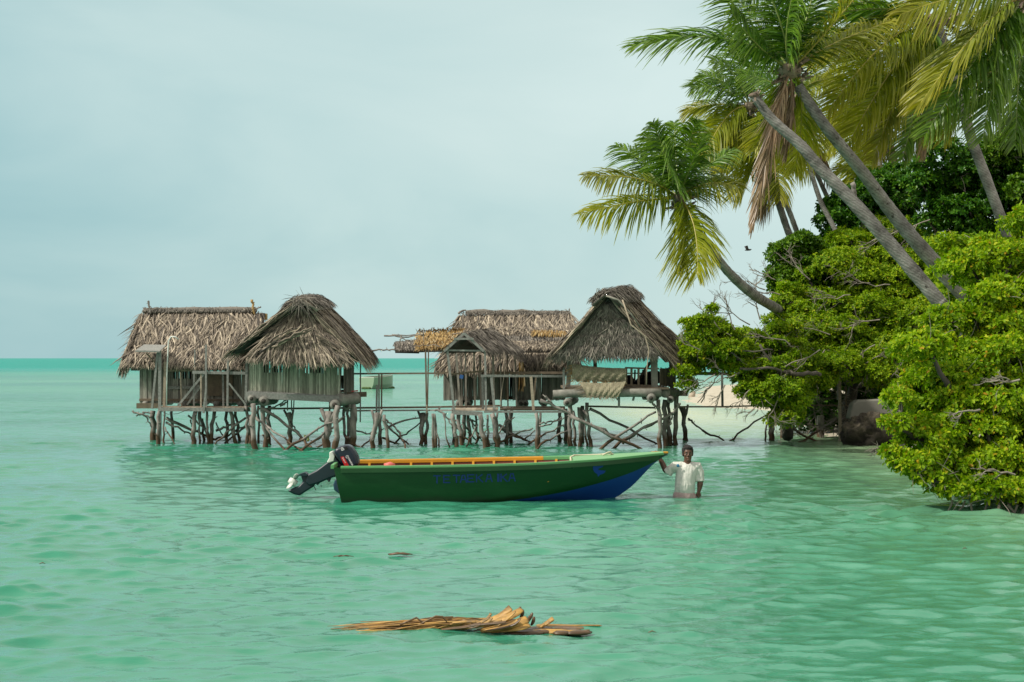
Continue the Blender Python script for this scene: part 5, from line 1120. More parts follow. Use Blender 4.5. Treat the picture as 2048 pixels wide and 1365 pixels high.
M['stem_y'] = m_paint('yellow_palm_stem', (.34, .30, .05), .4); M['stem_g'] = m_paint('green_palm_stem', (.20, .26, .06), .4); M['stem_d'] = m_paint('dry_palm_stem', (.30, .20, .12), .7)
M['fibre'] = m_island('palm_crown_fibre', [(0, (.07, .05, .035)), (.5, (.17, .125, .085)), (1, (.34, .27, .19))], nscale=9, namt=.4)
m, nt, b = newmat('palm_bark'); tcn = nd(nt, 'ShaderNodeTexCoord'); mpn = nd(nt, 'ShaderNodeMapping'); nt.links.new(tcn.outputs['Object'], mpn.inputs[0]); mpn.inputs['Rotation'].default_value = (0, R(-32), 0)
wv = nd(nt, 'ShaderNodeTexWave'); wv.bands_direction = 'Z'; wv.inputs['Scale'].default_value = 7; wv.inputs['Distortion'].default_value = 4; wv.inputs['Detail'].default_value = 4; wv.inputs['Detail Scale'].default_value = 2.5; nt.links.new(mpn.outputs[0], wv.inputs[0])
nn = noise_tex(nt, 3.2, 7, rough=.7); c = ramp(nt, [(.34, (.07, .066, .058)), (.50, (.18, .174, .158)), (.72, (.34, .33, .305))], nn); c = mix(nt, mix(nt, c, (.72, .70, .68), 1, 'MULTIPLY'), c, mrange(nt, wv.outputs['Fac'], .0, .3)); c = mix(nt, c, (.05, .042, .035), mrange(nt, noise_tex(nt, 7, 5), .62, .7))
nt.links.new(c, b.inputs['Base Color']); b.inputs['Roughness'].default_value = .9; bump(nt, b, wv.outputs['Fac'], .35, .015); M['palm_bark'] = m

def frond(parent, p0, c, e, kind='fr_green', ll=.62, seed=0, wind=V((-.35, 0, -.1)), flat=.35, droop=.55, start=.12, age=(0, .3), wid=.028, gap=.027, name='frond', sidew=1):
    """feather frond: stalk on a curve p0-c-e, leaflets both sides with droop; all world coordinates"""
    g = np.random.default_rng(seed); p0, c, e = np.array(p0), np.array(c), np.array(e)
    Lr = np.linalg.norm(c - p0) + np.linalg.norm(e - c); N = max(14, int(Lr * (1 - start) / gap))
    t = start + (1 - start) * (np.arange(N) + .5) / N
    q_ = lambda t: p0 * ((1 - t) ** 2)[:, None] + c * (2 * t * (1 - t))[:, None] + e * (t * t)[:, None]
    pos = q_(t); tan = q_(np.minimum(t + .01, 1.01)) - q_(t - .01); tan /= np.linalg.norm(tan, axis=1)[:, None]
    up = np.array([0, 0, 1.]) + np.array([g.normal() * .25, -.6 + g.normal() * .4, 0]); side = np.cross(tan, up); sn = np.linalg.norm(side, axis=1)[:, None]
    side = side / np.maximum(sn, .15)
    nrm = np.cross(side, tan); V_, Q_, A_ = [], [], []; cnt = 0
    for s_ in (-1, 1):
        lp = np.sin(np.clip((t - start) / (1 - start), 0, 1) * 2.55 + .42) ** .8; L = ll * lp * (.85 + .3 * g.random(N))
        fw = .35 + .5 * t
        d = side * s_ * sidew * (1 - .25 * t)[:, None] + tan * fw[:, None] + nrm * flat + g.normal(size=(N, 3)) * .10
        d /= np.linalg.norm(d, axis=1)[:, None]; wv_ = np.cross(d, nrm * .6 + g.normal(size=(N, 3)) * .35 + side * s_ * .1); wv_ /= np.linalg.norm(wv_, axis=1)[:, None]
        dr = droop * (.7 + .6 * g.random(N)); rows = []
        for (k, wk) in ((0, .6), (.3, 1), (.62, .85), (.88, .5), (1, .08)):
            p = pos + d * (L * k)[:, None]; p[:, 2] -= L * dr * k * k; p += np.array(wind)[None] * (L * k * k * .6)[:, None]
            w_ = wid * wk * .5 * (.8 + .4 * g.random(N)); rows += [p - wv_ * w_[:, None], p + wv_ * w_[:, None]]
        vs = np.stack(rows, 1); base = np.arange(N)[:, None] * 10 + cnt
        for k in range(4): Q_.append(base + np.array([[2 * k, 2 * k + 1, 2 * k + 3, 2 * k + 2]]))
        V_.append(vs.reshape(-1, 3)); cnt += N * 10
        ag = age[0] + (age[1] - age[0]) * t; ag = ag[:, None] + np.array([0, 0, .03, .03, .08, .08, .2, .2, .4, .4])[None] * (.5 + age[1]); A_.append(np.clip(ag, 0, 1).ravel())
    mb = MB(); tt = np.linspace(0, 1, 14); rp = q_(tt); mb.tube([tuple(x) for x in rp], [.035 * (1 - .85 * k / 13) * (Lr / 3) ** .5 for k in range(14)], 5, cap=False)
    sv, sq = np.array([tuple(v) for v in mb.v]), np.array(mb.f); V_.append(sv); Q_.append(sq + cnt); A_.append(np.zeros(len(sv)))
    nq = sum(len(x) for x in Q_); mi = np.zeros(nq, int); mi[-len(sq):] = 1
    stem = {'fr_green': 'stem_g', 'fr_yellow': 'stem_y', 'fr_olive': 'stem_y', 'fr_dry': 'stem_d'}[kind]
    return np_mesh(name, np.concatenate(V_), np.concatenate(Q_), [M[kind], M[stem]], parent, mi=mi, attr={'age': np.concatenate(A_)})
def trunk(parent, pts, seed=0, name='trunk', ext=2.2):
    """pts: (x, y, distance, width px)"""
    P3 = [P(*p[:3]) for p in pts]; e_ = P3[0] + (P3[0] - P3[1]).normalized() * ext; P3 = [V((e_.x, e_.y, max(e_.z, -.2)))] + P3; pts = [pts[0]] + list(pts); rad = [p[3] * (.60 if seed == 1 else .70) * p[2] / F / 2 for p in pts]; out, ro = [], []; n = len(P3); rr = random.Random(seed)
    for i in range(n - 1):
        a, b_, c, d_ = P3[max(i - 1, 0)], P3[i], P3[i + 1], P3[min(i + 2, n - 1)]
        K = 14
        for k in range(K):
            t = k / K; out.append(.5 * ((2 * b_) + (c - a) * t + (2 * a - 5 * b_ + 4 * c - d_) * t * t + (3 * b_ - a - 3 * c + d_) * t ** 3)); ro.append((rad[i] + (rad[i + 1] - rad[i]) * t) * rr.uniform(.955, 1.04))
    out.append(P3[-1]); ro.append(rad[-1]); mb = MB(); mb.tube(out, ro, 14); return mb.build(name, M['palm_bark'], parent, smooth=True)
def boots(parent, c, ax, r, n, L, seed, up=.6):
    """ragged fibre and old leaf bases round the crown"""
    rr = random.Random(seed); mb = MB(); c = V(c); ax = V(ax).normalized(); x = ax.orthogonal().normalized(); y = ax.cross(x)
    for _ in range(n):
        a = rr.uniform(0, 6.28); h = rr.uniform(-1, .5) * L; o = c + ax * h + (x * math.cos(a) + y * math.sin(a)) * r; out_ = (x * math.cos(a) + y * math.sin(a))
        d_ = (ax * rr.uniform(-.4, up) + out_ * rr.uniform(.4, 1) + V((0, 0, -.3))).normalized(); l_ = rr.uniform(.4, 1) * L
        w_ = d_.cross(out_ + V((.01, .2, 0))).normalized() * rr.uniform(.02, .05); mb.add([o - w_, o + w_, o + d_ * l_ + w_ * .6, o + d_ * l_ - w_ * .6], [(0, 1, 2, 3)])
    mb.ell(c, (r * 1.15, r * 1.15, L * .55), None, 10, 8)
    return mb.build('fibre', M['fibre'], parent)
def palm(label, base, tr, cr, fr, seed, wind=V((-.35, 0, -.1)), group='coconut palms of the shore', ll=.6, heart=(0, 0, 1), trunk_top=True, br=.16, gap=.025, wid=.036):
    """cr: crown (x, y, distance); fr: (cx, cy, tipx, tipy, ddepth, kind[, leaflet scale])"""
    t = thing('coconut_palm', base, label, 'palm', group)
    if tr: trunk(t, tr, seed, ext={1: .1, 4: .3, 5: .3, 6: .3, 7: .3, 8: 5, 9: 4, 2: 4}.get(seed, 2.2))
    c0 = P(*cr); boots(t, c0, heart, br, 60, .28, seed)
    for i, f_ in enumerate(fr):
        cx, cy, ex, ey, dd, kind = f_[:6]; sc = f_[6] if len(f_) > 6 else 1
        ctl = P(cx, cy, cr[2] + dd * .5); end = P(ex, ey, cr[2] + dd)
        age = {'fr_green': (0, .12), 'fr_olive': (0, .5), 'fr_yellow': (.05, .6), 'fr_dry': (0, .6)}[kind]
        st_ = c0 + V(((cx - cr[0]) * .02, 0, (cr[1] - cy) * .02)) * .01
        frond(t, st_, ctl, end, kind, ll * sc, seed * 50 + i, wind, age=age, droop={'fr_dry': .8, 'fr_green': .42}.get(kind, .48), flat=.05 if kind == 'fr_dry' else .3, gap=gap, wid=wid, sidew=.16 if kind == 'fr_dry' else 1)
    return t
Gn, Ye, Ol, Dr = 'fr_green', 'fr_yellow', 'fr_olive', 'fr_dry'
# small leaning palm left of the group
palm('small leaning palm standing out alone against the sky left of the others', P(1545, 615, 40), [(1572, 630, 44, 34), (1545, 613, 41.5, 34), (1505, 588, 38.5, 33), (1460, 548, 37, 31), (1425, 505, 36, 29), (1395, 470, 36, 24), (1368, 435, 36, 22), (1358, 402, 36, 20)], (1357, 398, 36),
     [(1300, 345, 1168, 352, -1, Ol), (1290, 395, 1160, 428, -.6, Ye), (1310, 330, 1232, 290, 1, Gn), (1330, 300, 1305, 245, -.3, Gn), (1352, 300, 1348, 246, .8, Gn), (1368, 300, 1395, 240, -.5, Gn), (1400, 330, 1470, 300, .3, Gn), (1380, 330, 1410, 270, -1, Gn), (1410, 350, 1480, 375, -.6, Ol), (1400, 430, 1395, 555, -1.2, Ye, 1.1),
      (1340, 330, 1290, 270, .8, Gn), (1340, 350, 1330, 280, -1.2, Gn), (1395, 380, 1440, 355, 1, Gn), (1385, 420, 1370, 530, -.9, Ye)], 1, ll=.80, heart=(-.3, 0, 1), br=.12, wind=V((-.1, 0, -.2)))
# main tall palm with the long frond to the left
palm('tall leaning palm with one long frond stretched left against the sky', P(1880, 560, 34), [(1900, 560, 32.5, 44), (1835, 487, 32, 42), (1780, 420, 32, 38), (1725, 345, 31.5, 34), (1660, 265, 31, 32), (1620, 210, 31, 31), (1596, 172, 31, 30)], (1580, 142, 31),
     [(1470, 40, 1268, 92, -.6, Gn, 1.15), (1530, 60, 1450, -30, .5, Gn), (1570, 30, 1500, -90, -.6, Gn, 1.1), (1590, 40, 1570, -110, 0, Gn, 1.1), (1620, 30, 1640, -80, .5, Gn, 1.1), (1660, 60, 1740, -40, -.6, Ol, 1.1), (1640, 90, 1790, 40, .8, Ol), (1500, 90, 1460, 20, -1, Gn), (1560, 60, 1600, -60, -1, Gn), (1540, 80, 1480, 60, 1.2, Gn),
      (1556, 200, 1505, 450, -1, Dr, .55), (1620, 180, 1590, 340, .8, Ye, .8), (1590, 210, 1572, 310, -.3, Dr, .4), (1545, 190, 1530, 330, .4, Ye, .7)], 2, ll=.88, heart=(-.4, 0, 1), br=.19)
# topped trunk
t3 = thing('dead_palm_trunk', P(1880, 610, 28), 'leaning headless palm trunk with a broken top crossing in front of the others', 'trunk')
trunk(t3, [(1905, 640, 28.6, 42), (1875, 600, 28.5, 41), (1780, 488, 28.5, 40), (1700, 398, 28.5, 37), (1640, 336, 28.5, 34), (1600, 290, 28.5, 32), (1545, 240, 28.5, 28), (1505, 188, 28.5, 24)], 3, ext=4)
boots(t3, P(1508, 192, 28.5), (-.6, 0, .75), .085, 14, .1, 4)
# palm behind, crown left of the main one
palm('palm with yellowing fronds just behind and below the tall leaning palm', P(1590, 480, 44), [(1592, 500, 46, 21), (1575, 460, 46, 20), (1555, 400, 46, 19), (1536, 345, 46, 19), (1515, 280, 46, 18), (1502, 225, 46, 18)], (1500, 215, 46),
     [(1440, 160, 1382, 176, -.5, Gn), (1430, 200, 1372, 222, .5, Ol), (1450, 240, 1390, 290, 0, Ye), (1470, 130, 1425, 120, -.5, Gn), (1455, 200, 1400, 330, -1, Ye), (1490, 260, 1470, 340, .5, Ye), (1520, 270, 1500, 350, -.6, Ye), (1540, 150, 1590, 130, .4, Gn), (1560, 200, 1620, 250, .3, Ol), (1480, 130, 1470, 90, .6, Gn), (1560, 250, 1600, 330, -.5, Ol), (1460, 260, 1440, 345, -.5, Ye), (1510, 140, 1520, 90, .2, Gn), (1450, 150, 1400, 150, .6, Gn)], 4, ll=.8, br=.2)
palm('slender palm rising behind the dry hanging frond', P(1600, 480, 46), [(1604, 495, 45.5, 16), (1585, 440, 45.5, 15), (1560, 380, 45.5, 15), (1530, 320, 45.5, 14)], (1535, 300, 45.5),
     [(1480, 280, 1420, 330, -.5, Ye), (1500, 320, 1470, 400, .3, Ye), (1560, 330, 1560, 400, -.4, Ol), (1500, 260, 1440, 270, .4, Ol), (1580, 300, 1620, 350, 0, Ye), (1540, 250, 1560, 220, 0, Gn), (1540, 350, 1530, 400, .4, Dr)], 5, ll=.7, br=.15)
palm('thin dark palm trunk pair member behind the main trunk, nearer one', P(1650, 420, 44), [(1660, 440, 44, 14), (1640, 400, 44, 14), (1618, 330, 44, 13), (1600, 260, 44, 13), (1592, 210, 44, 13)], (1590, 200, 44),
     [(1540, 150, 1480, 150, 0, Gn), (1550, 220, 1510, 300, -.4, Ye), (1620, 150, 1680, 160, .3, Ol), (1620, 230, 1640, 310, .3, Ol), (1580, 250, 1580, 330, 0, Ye), (1600, 130, 1610, 90, 0, Gn)], 6, ll=.7, br=.15)
palm('thin pale palm trunk leaning right beside its darker twin', P(1665, 420, 47), [(1675, 440, 47, 13), (1650, 385, 47, 13), (1625, 330, 47, 12), (1600, 270, 47, 12)], (1600, 262, 47),
     [(1560, 230, 1520, 260, 0, Ye), (1640, 230, 1680, 280, 0, Ye), (1600, 200, 1590, 160, 0, Ol), (1640, 290, 1660, 350, 0, Dr)], 7, ll=.6, br=.13)
# large wind-blown palm, upper right
palm('large wind-blown palm at the top with long yellow-green fronds streaming left', P(1960, 330, 34), [(1962, 330, 33, 30), (1945, 285, 33, 30), (1925, 215, 33, 29), (1905, 150, 33, 28), (1888, 90, 33, 27), (1876, 50, 33, 26)], (1872, 42, 33),
     [(1780, 40, 1655, 225, -1.5, Ye, 1.1), (1760, 20, 1620, 130, -.8, Ol, 1.05), (1800, 90, 1690, 300, -1.2, Ye, 1.1), (1820, 120, 1745, 320, -1, Ol, 1.05), (1850, 140, 1805, 320, -.8, Gn, 1), (1760, -10, 1590, 50, -.4, Gn, 1.1), (1800, -30, 1680, -60, .5, Ol), (1860, -50, 1820, -160, 0, Gn), (1920, -40, 1980, -120, .4, Gn), (1960, 10, 2060, 60, .5, Ol), (1950, 60, 2000, 190, .8, Ol), (1900, 140, 1885, 280, .5, Ol), (1780, 0, 1640, 30, 1, Gn), (1870, 150, 1850, 300, 1, Dr, .8)], 8, ll=.66, heart=(-.2, 0, 1), br=.22, wind=V((-.6, 0, -.05)))
palm('nearer palm at the right edge whose long fronds sweep down to the left', P(2090, 400, 29), [(2100, 420, 29, 32), (2085, 250, 29, 32), (2065, 80, 29, 30), (2050, -10, 29, 30)], (2045, -10, 29),
     [(1960, 40, 1835, 215, -1.2, Ol, 1.1), (1980, 70, 1850, 270, -.6, Gn, 1.1), (2000, 80, 1965, 280, -.8, Gn), (1950, -30, 1800, 30, -.5, Ol, 1.1), (2040, 90, 2030, 290, -.4, Gn), (2080, 60, 2120, 250, 0, Gn), (2000, -60, 1950, -140, 0, Gn), (2020, 100, 2070, 230, .6, Gn)], 9, ll=.68, heart=(-.2, 0, 1), br=.2, wind=V((-.5, 0, -.25)))
palm('background palm with hanging brown fronds between the tall palm and the dark bush', P(1790, 420, 50), [(1800, 430, 50, 16), (1790, 360, 50, 16), (1775, 300, 50, 15), (1755, 240, 50, 15)], (1752, 232, 50),
     [(1700, 200, 1640, 250, 0, Ye), (1690, 240, 1640, 330, -.5, Ye), (1720, 290, 1690, 390, .4, Ye), (1750, 300, 1740, 410, 0, Dr), (1790, 280, 1800, 380, 0, Dr), (1800, 220, 1860, 280, 0, Ol), (1740, 180, 1700, 140, 0, Gn), (1780, 180, 1830, 160, .4, Ol), (1730, 290, 1720, 370, -.5, Ol), (1760, 310, 1765, 400, .5, Ye), (1700, 220, 1655, 285, .6, Ol)], 10, ll=.65, br=.2)
palm('background palm behind the wind-blown fronds with a crown of olive leaves', P(1870, 330, 52), [(1850, 340, 52, 16), (1835, 260, 52, 15), (1825, 180, 52, 15)], (1822, 172, 52),
     [(1770, 140, 1700, 190, 0, Ol), (1790, 210, 1760, 310, -.4, Ye), (1820, 230, 1815, 320, 0, Dr), (1860, 200, 1890, 290, 0, Ol), (1870, 150, 1930, 180, 0, Gn), (1800, 120, 1760, 90, 0, Gn), (1840, 110, 1870, 80, 0, Gn), (1770, 180, 1710, 250, .4, Ye), (1840, 240, 1850, 320, .4, Dr)], 11, ll=.7, br=.2)
palm('background palm filling the gap above the tall leaning palm', P(1760, 300, 48), [(1760, 330, 48, 15), (1745, 200, 48, 15), (1730, 90, 48, 15)], (1728, 80, 48),
     [(1670, 40, 1590, 80, 0, Ol), (1680, 100, 1620, 190, -.4, Ye), (1710, 150, 1680, 260, 0, Ye), (1760, 150, 1770, 250, 0, Ol), (1780, 60, 1860, 90, 0, Gn), (1700, 0, 1650, -50, 0, Gn), (1750, 0, 1790, -50, 0, Gn), (1690, 60, 1610, 120, .5, Ye), (1720, -10, 1720, -70, .4, Ol), (1740, 160, 1730, 240, .4, Ye)], 12, ll=.7, br=.2, wind=V((-.5, 0, -.2)))
palm('background palm at the top right corner behind the sweeping fronds', P(2010, 330, 48), [(2015, 330, 48, 15), (2000, 250, 48, 15), (1985, 150, 48, 15), (1975, 60, 48, 15)], (1974, 50, 48),
     [(1920, 20, 1860, 60, 0, Ol), (1930, 90, 1890, 190, 0, Ol), (2030, 30, 2100, 60, 0, Gn), (1960, -30, 1930, -80, 0, Gn), (2000, -20, 2040, -70, 0, Gn), (1950, 130, 1930, 230, .4, Ol)], 13, ll=.7, br=.2)
palm('young low palm showing pale fronds between the two leaning trunks', P(1700, 440, 47), None, (1720, 370, 47),
     [(1690, 320, 1670, 345, 0, Ye), (1700, 310, 1690, 300, 0, Ye), (1740, 320, 1770, 350, 0, Ol), (1700, 370, 1680, 400, 0, Ye), (1730, 300, 1740, 290, 0, Ye)], 14, ll=.5, br=.1)
bt = thing('broken_stub', P(1712, 400, 40), 'short broken grey stub sticking up between the two leaning trunks', 'stub'); brace(bt, 1704, 366, 1712, 402, 9, 40, 40, name='stick')
# ------------------------------------------------------------------ the man at the bow
PD = 24.74; PE = thing('person', P(1372, 992, PD) - V((0, 0, .85)), 'man in wet off-white shirt standing thigh-deep with one hand on the boat bow', 'person')
skin, nt, b = newmat('dark_skin'); c = mix(nt, (.075, .032, .018), (.13, .058, .032), noise_tex(nt, 14, 4)); nt.links.new(c, b.inputs['Base Color']); b.inputs['Roughness'].default_value = .42; b.inputs['Subsurface Weight'].default_value = .08; b.inputs['Subsurface Radius'].default_value = (.02, .008, .004)
def B(x, y, d=0): return P(x, y, PD + d)
def remesh(o, vs, sm_=3, disp=None):
    m_ = o.modifiers.new('join', 'REMESH'); m_.mode = 'VOXEL'; m_.voxel_size = vs; m_.use_smooth_shade = True
    s_ = o.modifiers.new('smooth', 'SMOOTH'); s_.factor = .5; s_.iterations = sm_
    return o
mb = MB()
hc = B(1375.5, 908)                                      # head centre
mb.ell(hc + V((0, 0, .022)), (.073, .088, .092), None, 20, 14)            # skull
mb.ell(hc + V((0, -.018, -.045)), (.058, .066, .072), None, 18, 12)          # jaw
mb.ell(hc + V((.002, -.076, -.088)), (.024, .020, .018), None, 12, 8)         # chin
mb.ell(hc + V((0, -.074, .022)), (.050, .018, .012), None, 12, 8)            # brow
mb.tube([hc + V((0, -.084, .014)), hc + V((0, -.100, -.018)), hc + V((0, -.098, -.028))], [.009, .014, .015], 10)  # nose
for s_ in (-1, 1):
    mb.ell(hc + V((s_ * .014, -.090, -.027)), (.010, .011, .008), None, 10, 6)
    mb.ell(hc + V((s_ * .040, -.058, -.020)), (.022, .022, .022), None, 12, 8)   # cheek
    mb.ell(hc + V((s_ * .074, .004, -.008)), (.010, .020, .030), None, 12, 8)    # ear
mb.ell(hc + V((0, -.083, -.053)), (.025, .012, .0065), None, 12, 6); mb.ell(hc + V((0, -.082, -.066)), (.022, .012, .007), None, 12, 6)  # lips
mb.tube([hc + V((0, .01, -.05)), B(1375, 926, .01), B(1375, 934, .02)], [.056, .055, .070], 14)
sh_l, sh_r = B(1349, 934, .02), B(1397, 934, .02)
mb.tube([B(1375, 929, .02), B(1374, 938, .01), B(1373, 950), B(1371, 966), B(1369, 980), B(1369, 992)], [(.07, .06), (.13, .08), (.135, .10), (.14, .115), (.14, .12), (.14, .12)], 18, up=(1, 0, 0))
mb.tube([B(1375, 930, .02), sh_l, B(1341, 938, .03), B(1334, 943, .05), B(1331, 941.5, .06)], [.06, .058, .052, .046, .043], 12)      # upper arm to elbow (reaching)
wr_l = P(1317.5, 912, PD + .09)
mb.tube([B(1332, 943, .06), B(1330, 938, .07), B(1325, 928, .08), B(1320, 918, .09), wr_l], [.043, .045, .041, .032, .027], 12)
pl_ = V((0, 0, 0)); hand0 = wr_l + V((-.012, -.01, .035))
mb.tube([wr_l, hand0, hand0 + V((-.03, -.045, .022))], [(.028, .020), (.042, .020), (.038, .017)], 10)
for k, (ox, L_) in enumerate(((-.052, .060), (-.030, .072), (-.008, .076), (.014, .064))):      # four fingers laid over the gunwale
    a0 = hand0 + V((ox * .9 - .012, -.035, .022)); mb.tube([a0, a0 + V((-.004, -.030, .006)), a0 + V((-.006, -.058 * L_ / .07, -.004)), a0 + V((-.008, -.078 * L_ / .07, -.016))], [.0105, .010, .009, .0075], 8)
mb.tube([wr_l + V((.018, -.01, .012)), wr_l + V((.040, -.03, .022)), wr_l + V((.046, -.055, .03))], [.013, .011, .009], 8)            # thumb
mb.tube([B(1375, 930, .02), sh_r, B(1401, 945, .02), B(1401, 958, .01), B(1400.5, 966, 0)], [.06, .058, .052, .047, .044], 12)
wr_r = B(1397.5, 983, -.03)
mb.tube([B(1400.5, 964, 0), B(1400, 970, -.01), B(1399, 977, -.02), wr_r], [.044, .045, .036, .028], 12)
hp = wr_r + V((-.004, 0, -.045)); mb.tube([wr_r, hp, hp + V((-.004, -.004, -.035))], [(.026, .022), (.024, .042), (.021, .038)], 10)
for k, L_ in enumerate((.062, .074, .070, .056)):       # relaxed fingers
    a0 = hp + V((-.004, -.032 + k * .021, -.030)); mb.tube([a0, a0 + V((-.001, -.001, -.030)), a0 + V((-.008, -.001, -.052 * L_ / .07)), a0 + V((-.018, 0, -.070 * L_ / .07))], [.0105, .0095, .0088, .007], 8)
mb.tube([wr_r + V((-.012, -.022, -.02)), wr_r + V((-.030, -.040, -.042)), wr_r + V((-.034, -.044, -.068))], [.013, .011, .009], 8)
for s_, xx in ((-1, 1362), (1, 1379)):                  # legs under the surface
    hpj = B(xx, 990); mb.tube([hpj, hpj + V((s_ * .01, 0, -.18)), hpj + V((s_ * .02, -.01, -.42)), hpj + V((s_ * .02, .02, -.62)), hpj + V((s_ * .02, .03, -.80))], [.098, .088, .058, .055, .036], 14)
    mb.tube([hpj + V((s_ * .02, .06, -.83)), hpj + V((s_ * .025, -.06, -.845)), hpj + V((s_ * .03, -.15, -.86))], [.04, .042, .028], 10)
body = remesh(mb.build('body', skin, PE, smooth=True), .0055, 2)
mb = MB()
for s_ in (-1, 1): mb.ell(hc + V((s_ * .027, -.077, .006)), (.0115, .007, .006), None, 12, 8)
mb.build('eyes', m_paint('eye_white', (.30, .28, .25), .3), PE, smooth=True)
mb = MB()
for s_ in (-1, 1): mb.ell(hc + V((s_ * .027, -.0825, .006)), (.005, .003, .005), None, 10, 6); mb.tube([hc + V((s_ * .012, -.090, .026)), hc + V((s_ * .028, -.090, .031)), hc + V((s_ * .044, -.078, .026))], [.004, .0045, .003], 6)
hairm = m_paint('black_hair', (.012, .009, .008), .9); mb.build('eyebrows', hairm, PE)
mb = MB(); mb.ell(hc + V((0, .018, .044)), (.088, .092, .088), None, 28, 18); mb.ell(hc + V((-.062, .01, .01)), (.022, .045, .050), None, 12, 8); mb.ell(hc + V((.062, .01, .01)), (.022, .045, .050), None, 12, 8); mb.ell(hc + V((0, .06, -.01)), (.07, .045, .07), None, 16, 10); mb.ell(hc + V((.0, -.035, .085)), (.066, .050, .036), None, 16, 10)
mb.v = [tuple(V(p) + (V(p) - hc).normalized() * (mnoise.noise(V(p) * 45) * .009)) for p in mb.v]
hr = remesh(mb.build('hair', hairm, PE, smooth=True), .006, 1); tx = bpy.data.textures.new('curl', 'CLOUDS'); tx.noise_scale = .018; dm = hr.modifiers.new('curl', 'DISPLACE'); dm.texture = tx; dm.strength = .014; dm.mid_level = .5
# shirt
shirt, nt, b = newmat('wet_off_white_cotton'); n = noise_tex(nt, 5, 4, (2.5, 2, .5)); c = mix(nt, (.56, .56, .50), (.62, .62, .57), n); nt.links.new(c, b.inputs['Base Color']); b.inputs['Roughness'].default_value = .75; bump(nt, b, noise_tex(nt, 6, 5, (3, 2, .45)), .8, .05)
mb = MB()
mb.tube([B(1375, 928.5, .02), B(1375, 931, .02), B(1374, 937, .01), B(1373, 947), B(1371, 958, -.01), B(1369.5, 970, -.02), B(1369, 977, -.02), B(1369, 984.5, -.01)], [(.078, .07), (.112, .085), (.172, .108), (.160, .12), (.150, .13), (.148, .138), (.150, .135), (.155, .13)], 24, up=(1, 0, 0))
mb.tube([B(1372, 934, .02), sh_l, B(1342, 939, .03), B(1337.5, 943, .04), B(1335, 945.5, .05)], [.082, .078, .068, .074, .080], 16)
mb.tube([B(1378, 934, .02), sh_r + V((-.01, 0, 0)), B(1399.5, 946, .02), B(1400, 956, .01), B(1400, 964, 0)], [.082, .078, .066, .064, .067], 16)
st_ = remesh(mb.build('shirt', shirt, PE, smooth=True), .009, 3)
tx = bpy.data.textures.new('folds', 'CLOUDS'); tx.noise_scale = .09; tx.noise_depth = 3; dm = st_.modifiers.new('folds', 'DISPLACE'); dm.texture = tx; dm.strength = .017; dm.mid_level = .5
mb = MB(); mb.tube([B(1375 + 8.2 * math.cos(a) , 928.3 + 2.6 * (math.sin(a) < 0) * abs(math.sin(a)) * -1 + 2.4 * max(0, math.sin(a)), .02 - .075 * math.sin(a)) for a in [k * math.pi / 12 for k in range(25)]], .008, 6, cap=False); mb.build('collar', shirt, PE, smooth=True)
mb = MB(); e0 = B(1356, 931.6, -.135); mb.ell(e0, (.022, .012, .024), None, 10, 6); mb.ell(e0 + V((.012, 0, -.012)), (.016, .012, .012), None, 10, 6); mb.build('shirt_emblem', m_paint('blue_print', (.02, .16, .30), .7), PE)
shorts = m_paint('wet_pale_pink_cloth', (.42, .30, .29), .7, nscale=9); mb = MB()
mb.tube([B(1369, 984, -.01), B(1368.5, 990, -.01), B(1368.5, 996, -.01)], [(.150, .132), (.162, .138), (.17, .14)], 20, up=(1, 0, 0))
for s_, xx in ((-1, 1360.5), (1, 1379)): mb.tube([B(xx, 990), B(xx + s_ * 1, 998), B(xx + s_ * 2, 1016)], [.105, .108, .11], 16)
so2 = remesh(mb.build('shorts', shorts, PE, smooth=True), .009, 2); dm = so2.modifiers.new('folds', 'DISPLACE'); dm.texture = tx; dm.strength = .02; dm.mid_level = .5
# ------------------------------------------------------------------ floating palm debris in front
dW = DW(1262); DB = thing('palm_debris', P(1000, 1262, dW), 'raft of dead golden palm leaf bases and stalks floating in the foreground', 'palm debris')
hus = m_island('wet_golden_sheath', [(0, (.18, .09, .018)), (.4, (.36, .19, .04)), (.8, (.52, .31, .075)), (1, (.62, .42, .14))], rough=.5, nscale=5, nstretch=(1, 4, 4), namt=.85, bumpy=.9)
hdk = m_island('dark_wet_fibre', [(0, (.05, .028, .012)), (.6, (.12, .065, .025)), (1, (.22, .13, .05))], rough=.4, nscale=8)
def sheath(name, pts, ws, th=.012, mat=hus, curl=.5, d=dW):
    """curved leaf-base: gutter-shaped strip along photo positions (x, y, depth offset)"""
    mb = MB(); C = [P(x, y, d + dd) for x, y, dd in pts]; n = len(C); K = 7; rows = []
    for i, p in enumerate(C):
        t = (C[min(i + 1, n - 1)] - C[max(i - 1, 0)]).normalized(); up = V((0, -.45, 1)); s_ = t.cross(up).normalized(); u2 = s_.cross(t).normalized(); w_ = ws[i] * d / F / 2
        rows.append([p + s_ * (w_ * math.sin(a)) + u2 * (w_ * curl * (math.cos(a) - .3)) for a in [(-1 + 2 * k / (K - 1)) * 1.35 for k in range(K)]])
    mb.add([q for r_ in rows for q in r_], [(i * K + k, i * K + k + 1, (i + 1) * K + k + 1, (i + 1) * K + k) for i in range(n - 1) for k in range(K - 1)])
    o = mb.build(name, mat, DB, smooth=True); so_ = o.modifiers.new('th', 'SOLIDIFY'); so_.thickness = th; ss = o.modifiers.new('s', 'SUBSURF'); ss.levels = 1; ss.render_levels = 1; return o
sheath('leaf_base', [(905, 1252, .05), (950, 1247, .03), (985, 1240, 0), (1010, 1228, 0), (1022, 1214, 0)], [10, 14, 18, 24, 22])
sheath('leaf_base', [(930, 1256, -.05), (970, 1251, -.06), (1005, 1240, -.08), (1030, 1228, -.08), (1045, 1218, -.05)], [10, 16, 22, 26, 16])
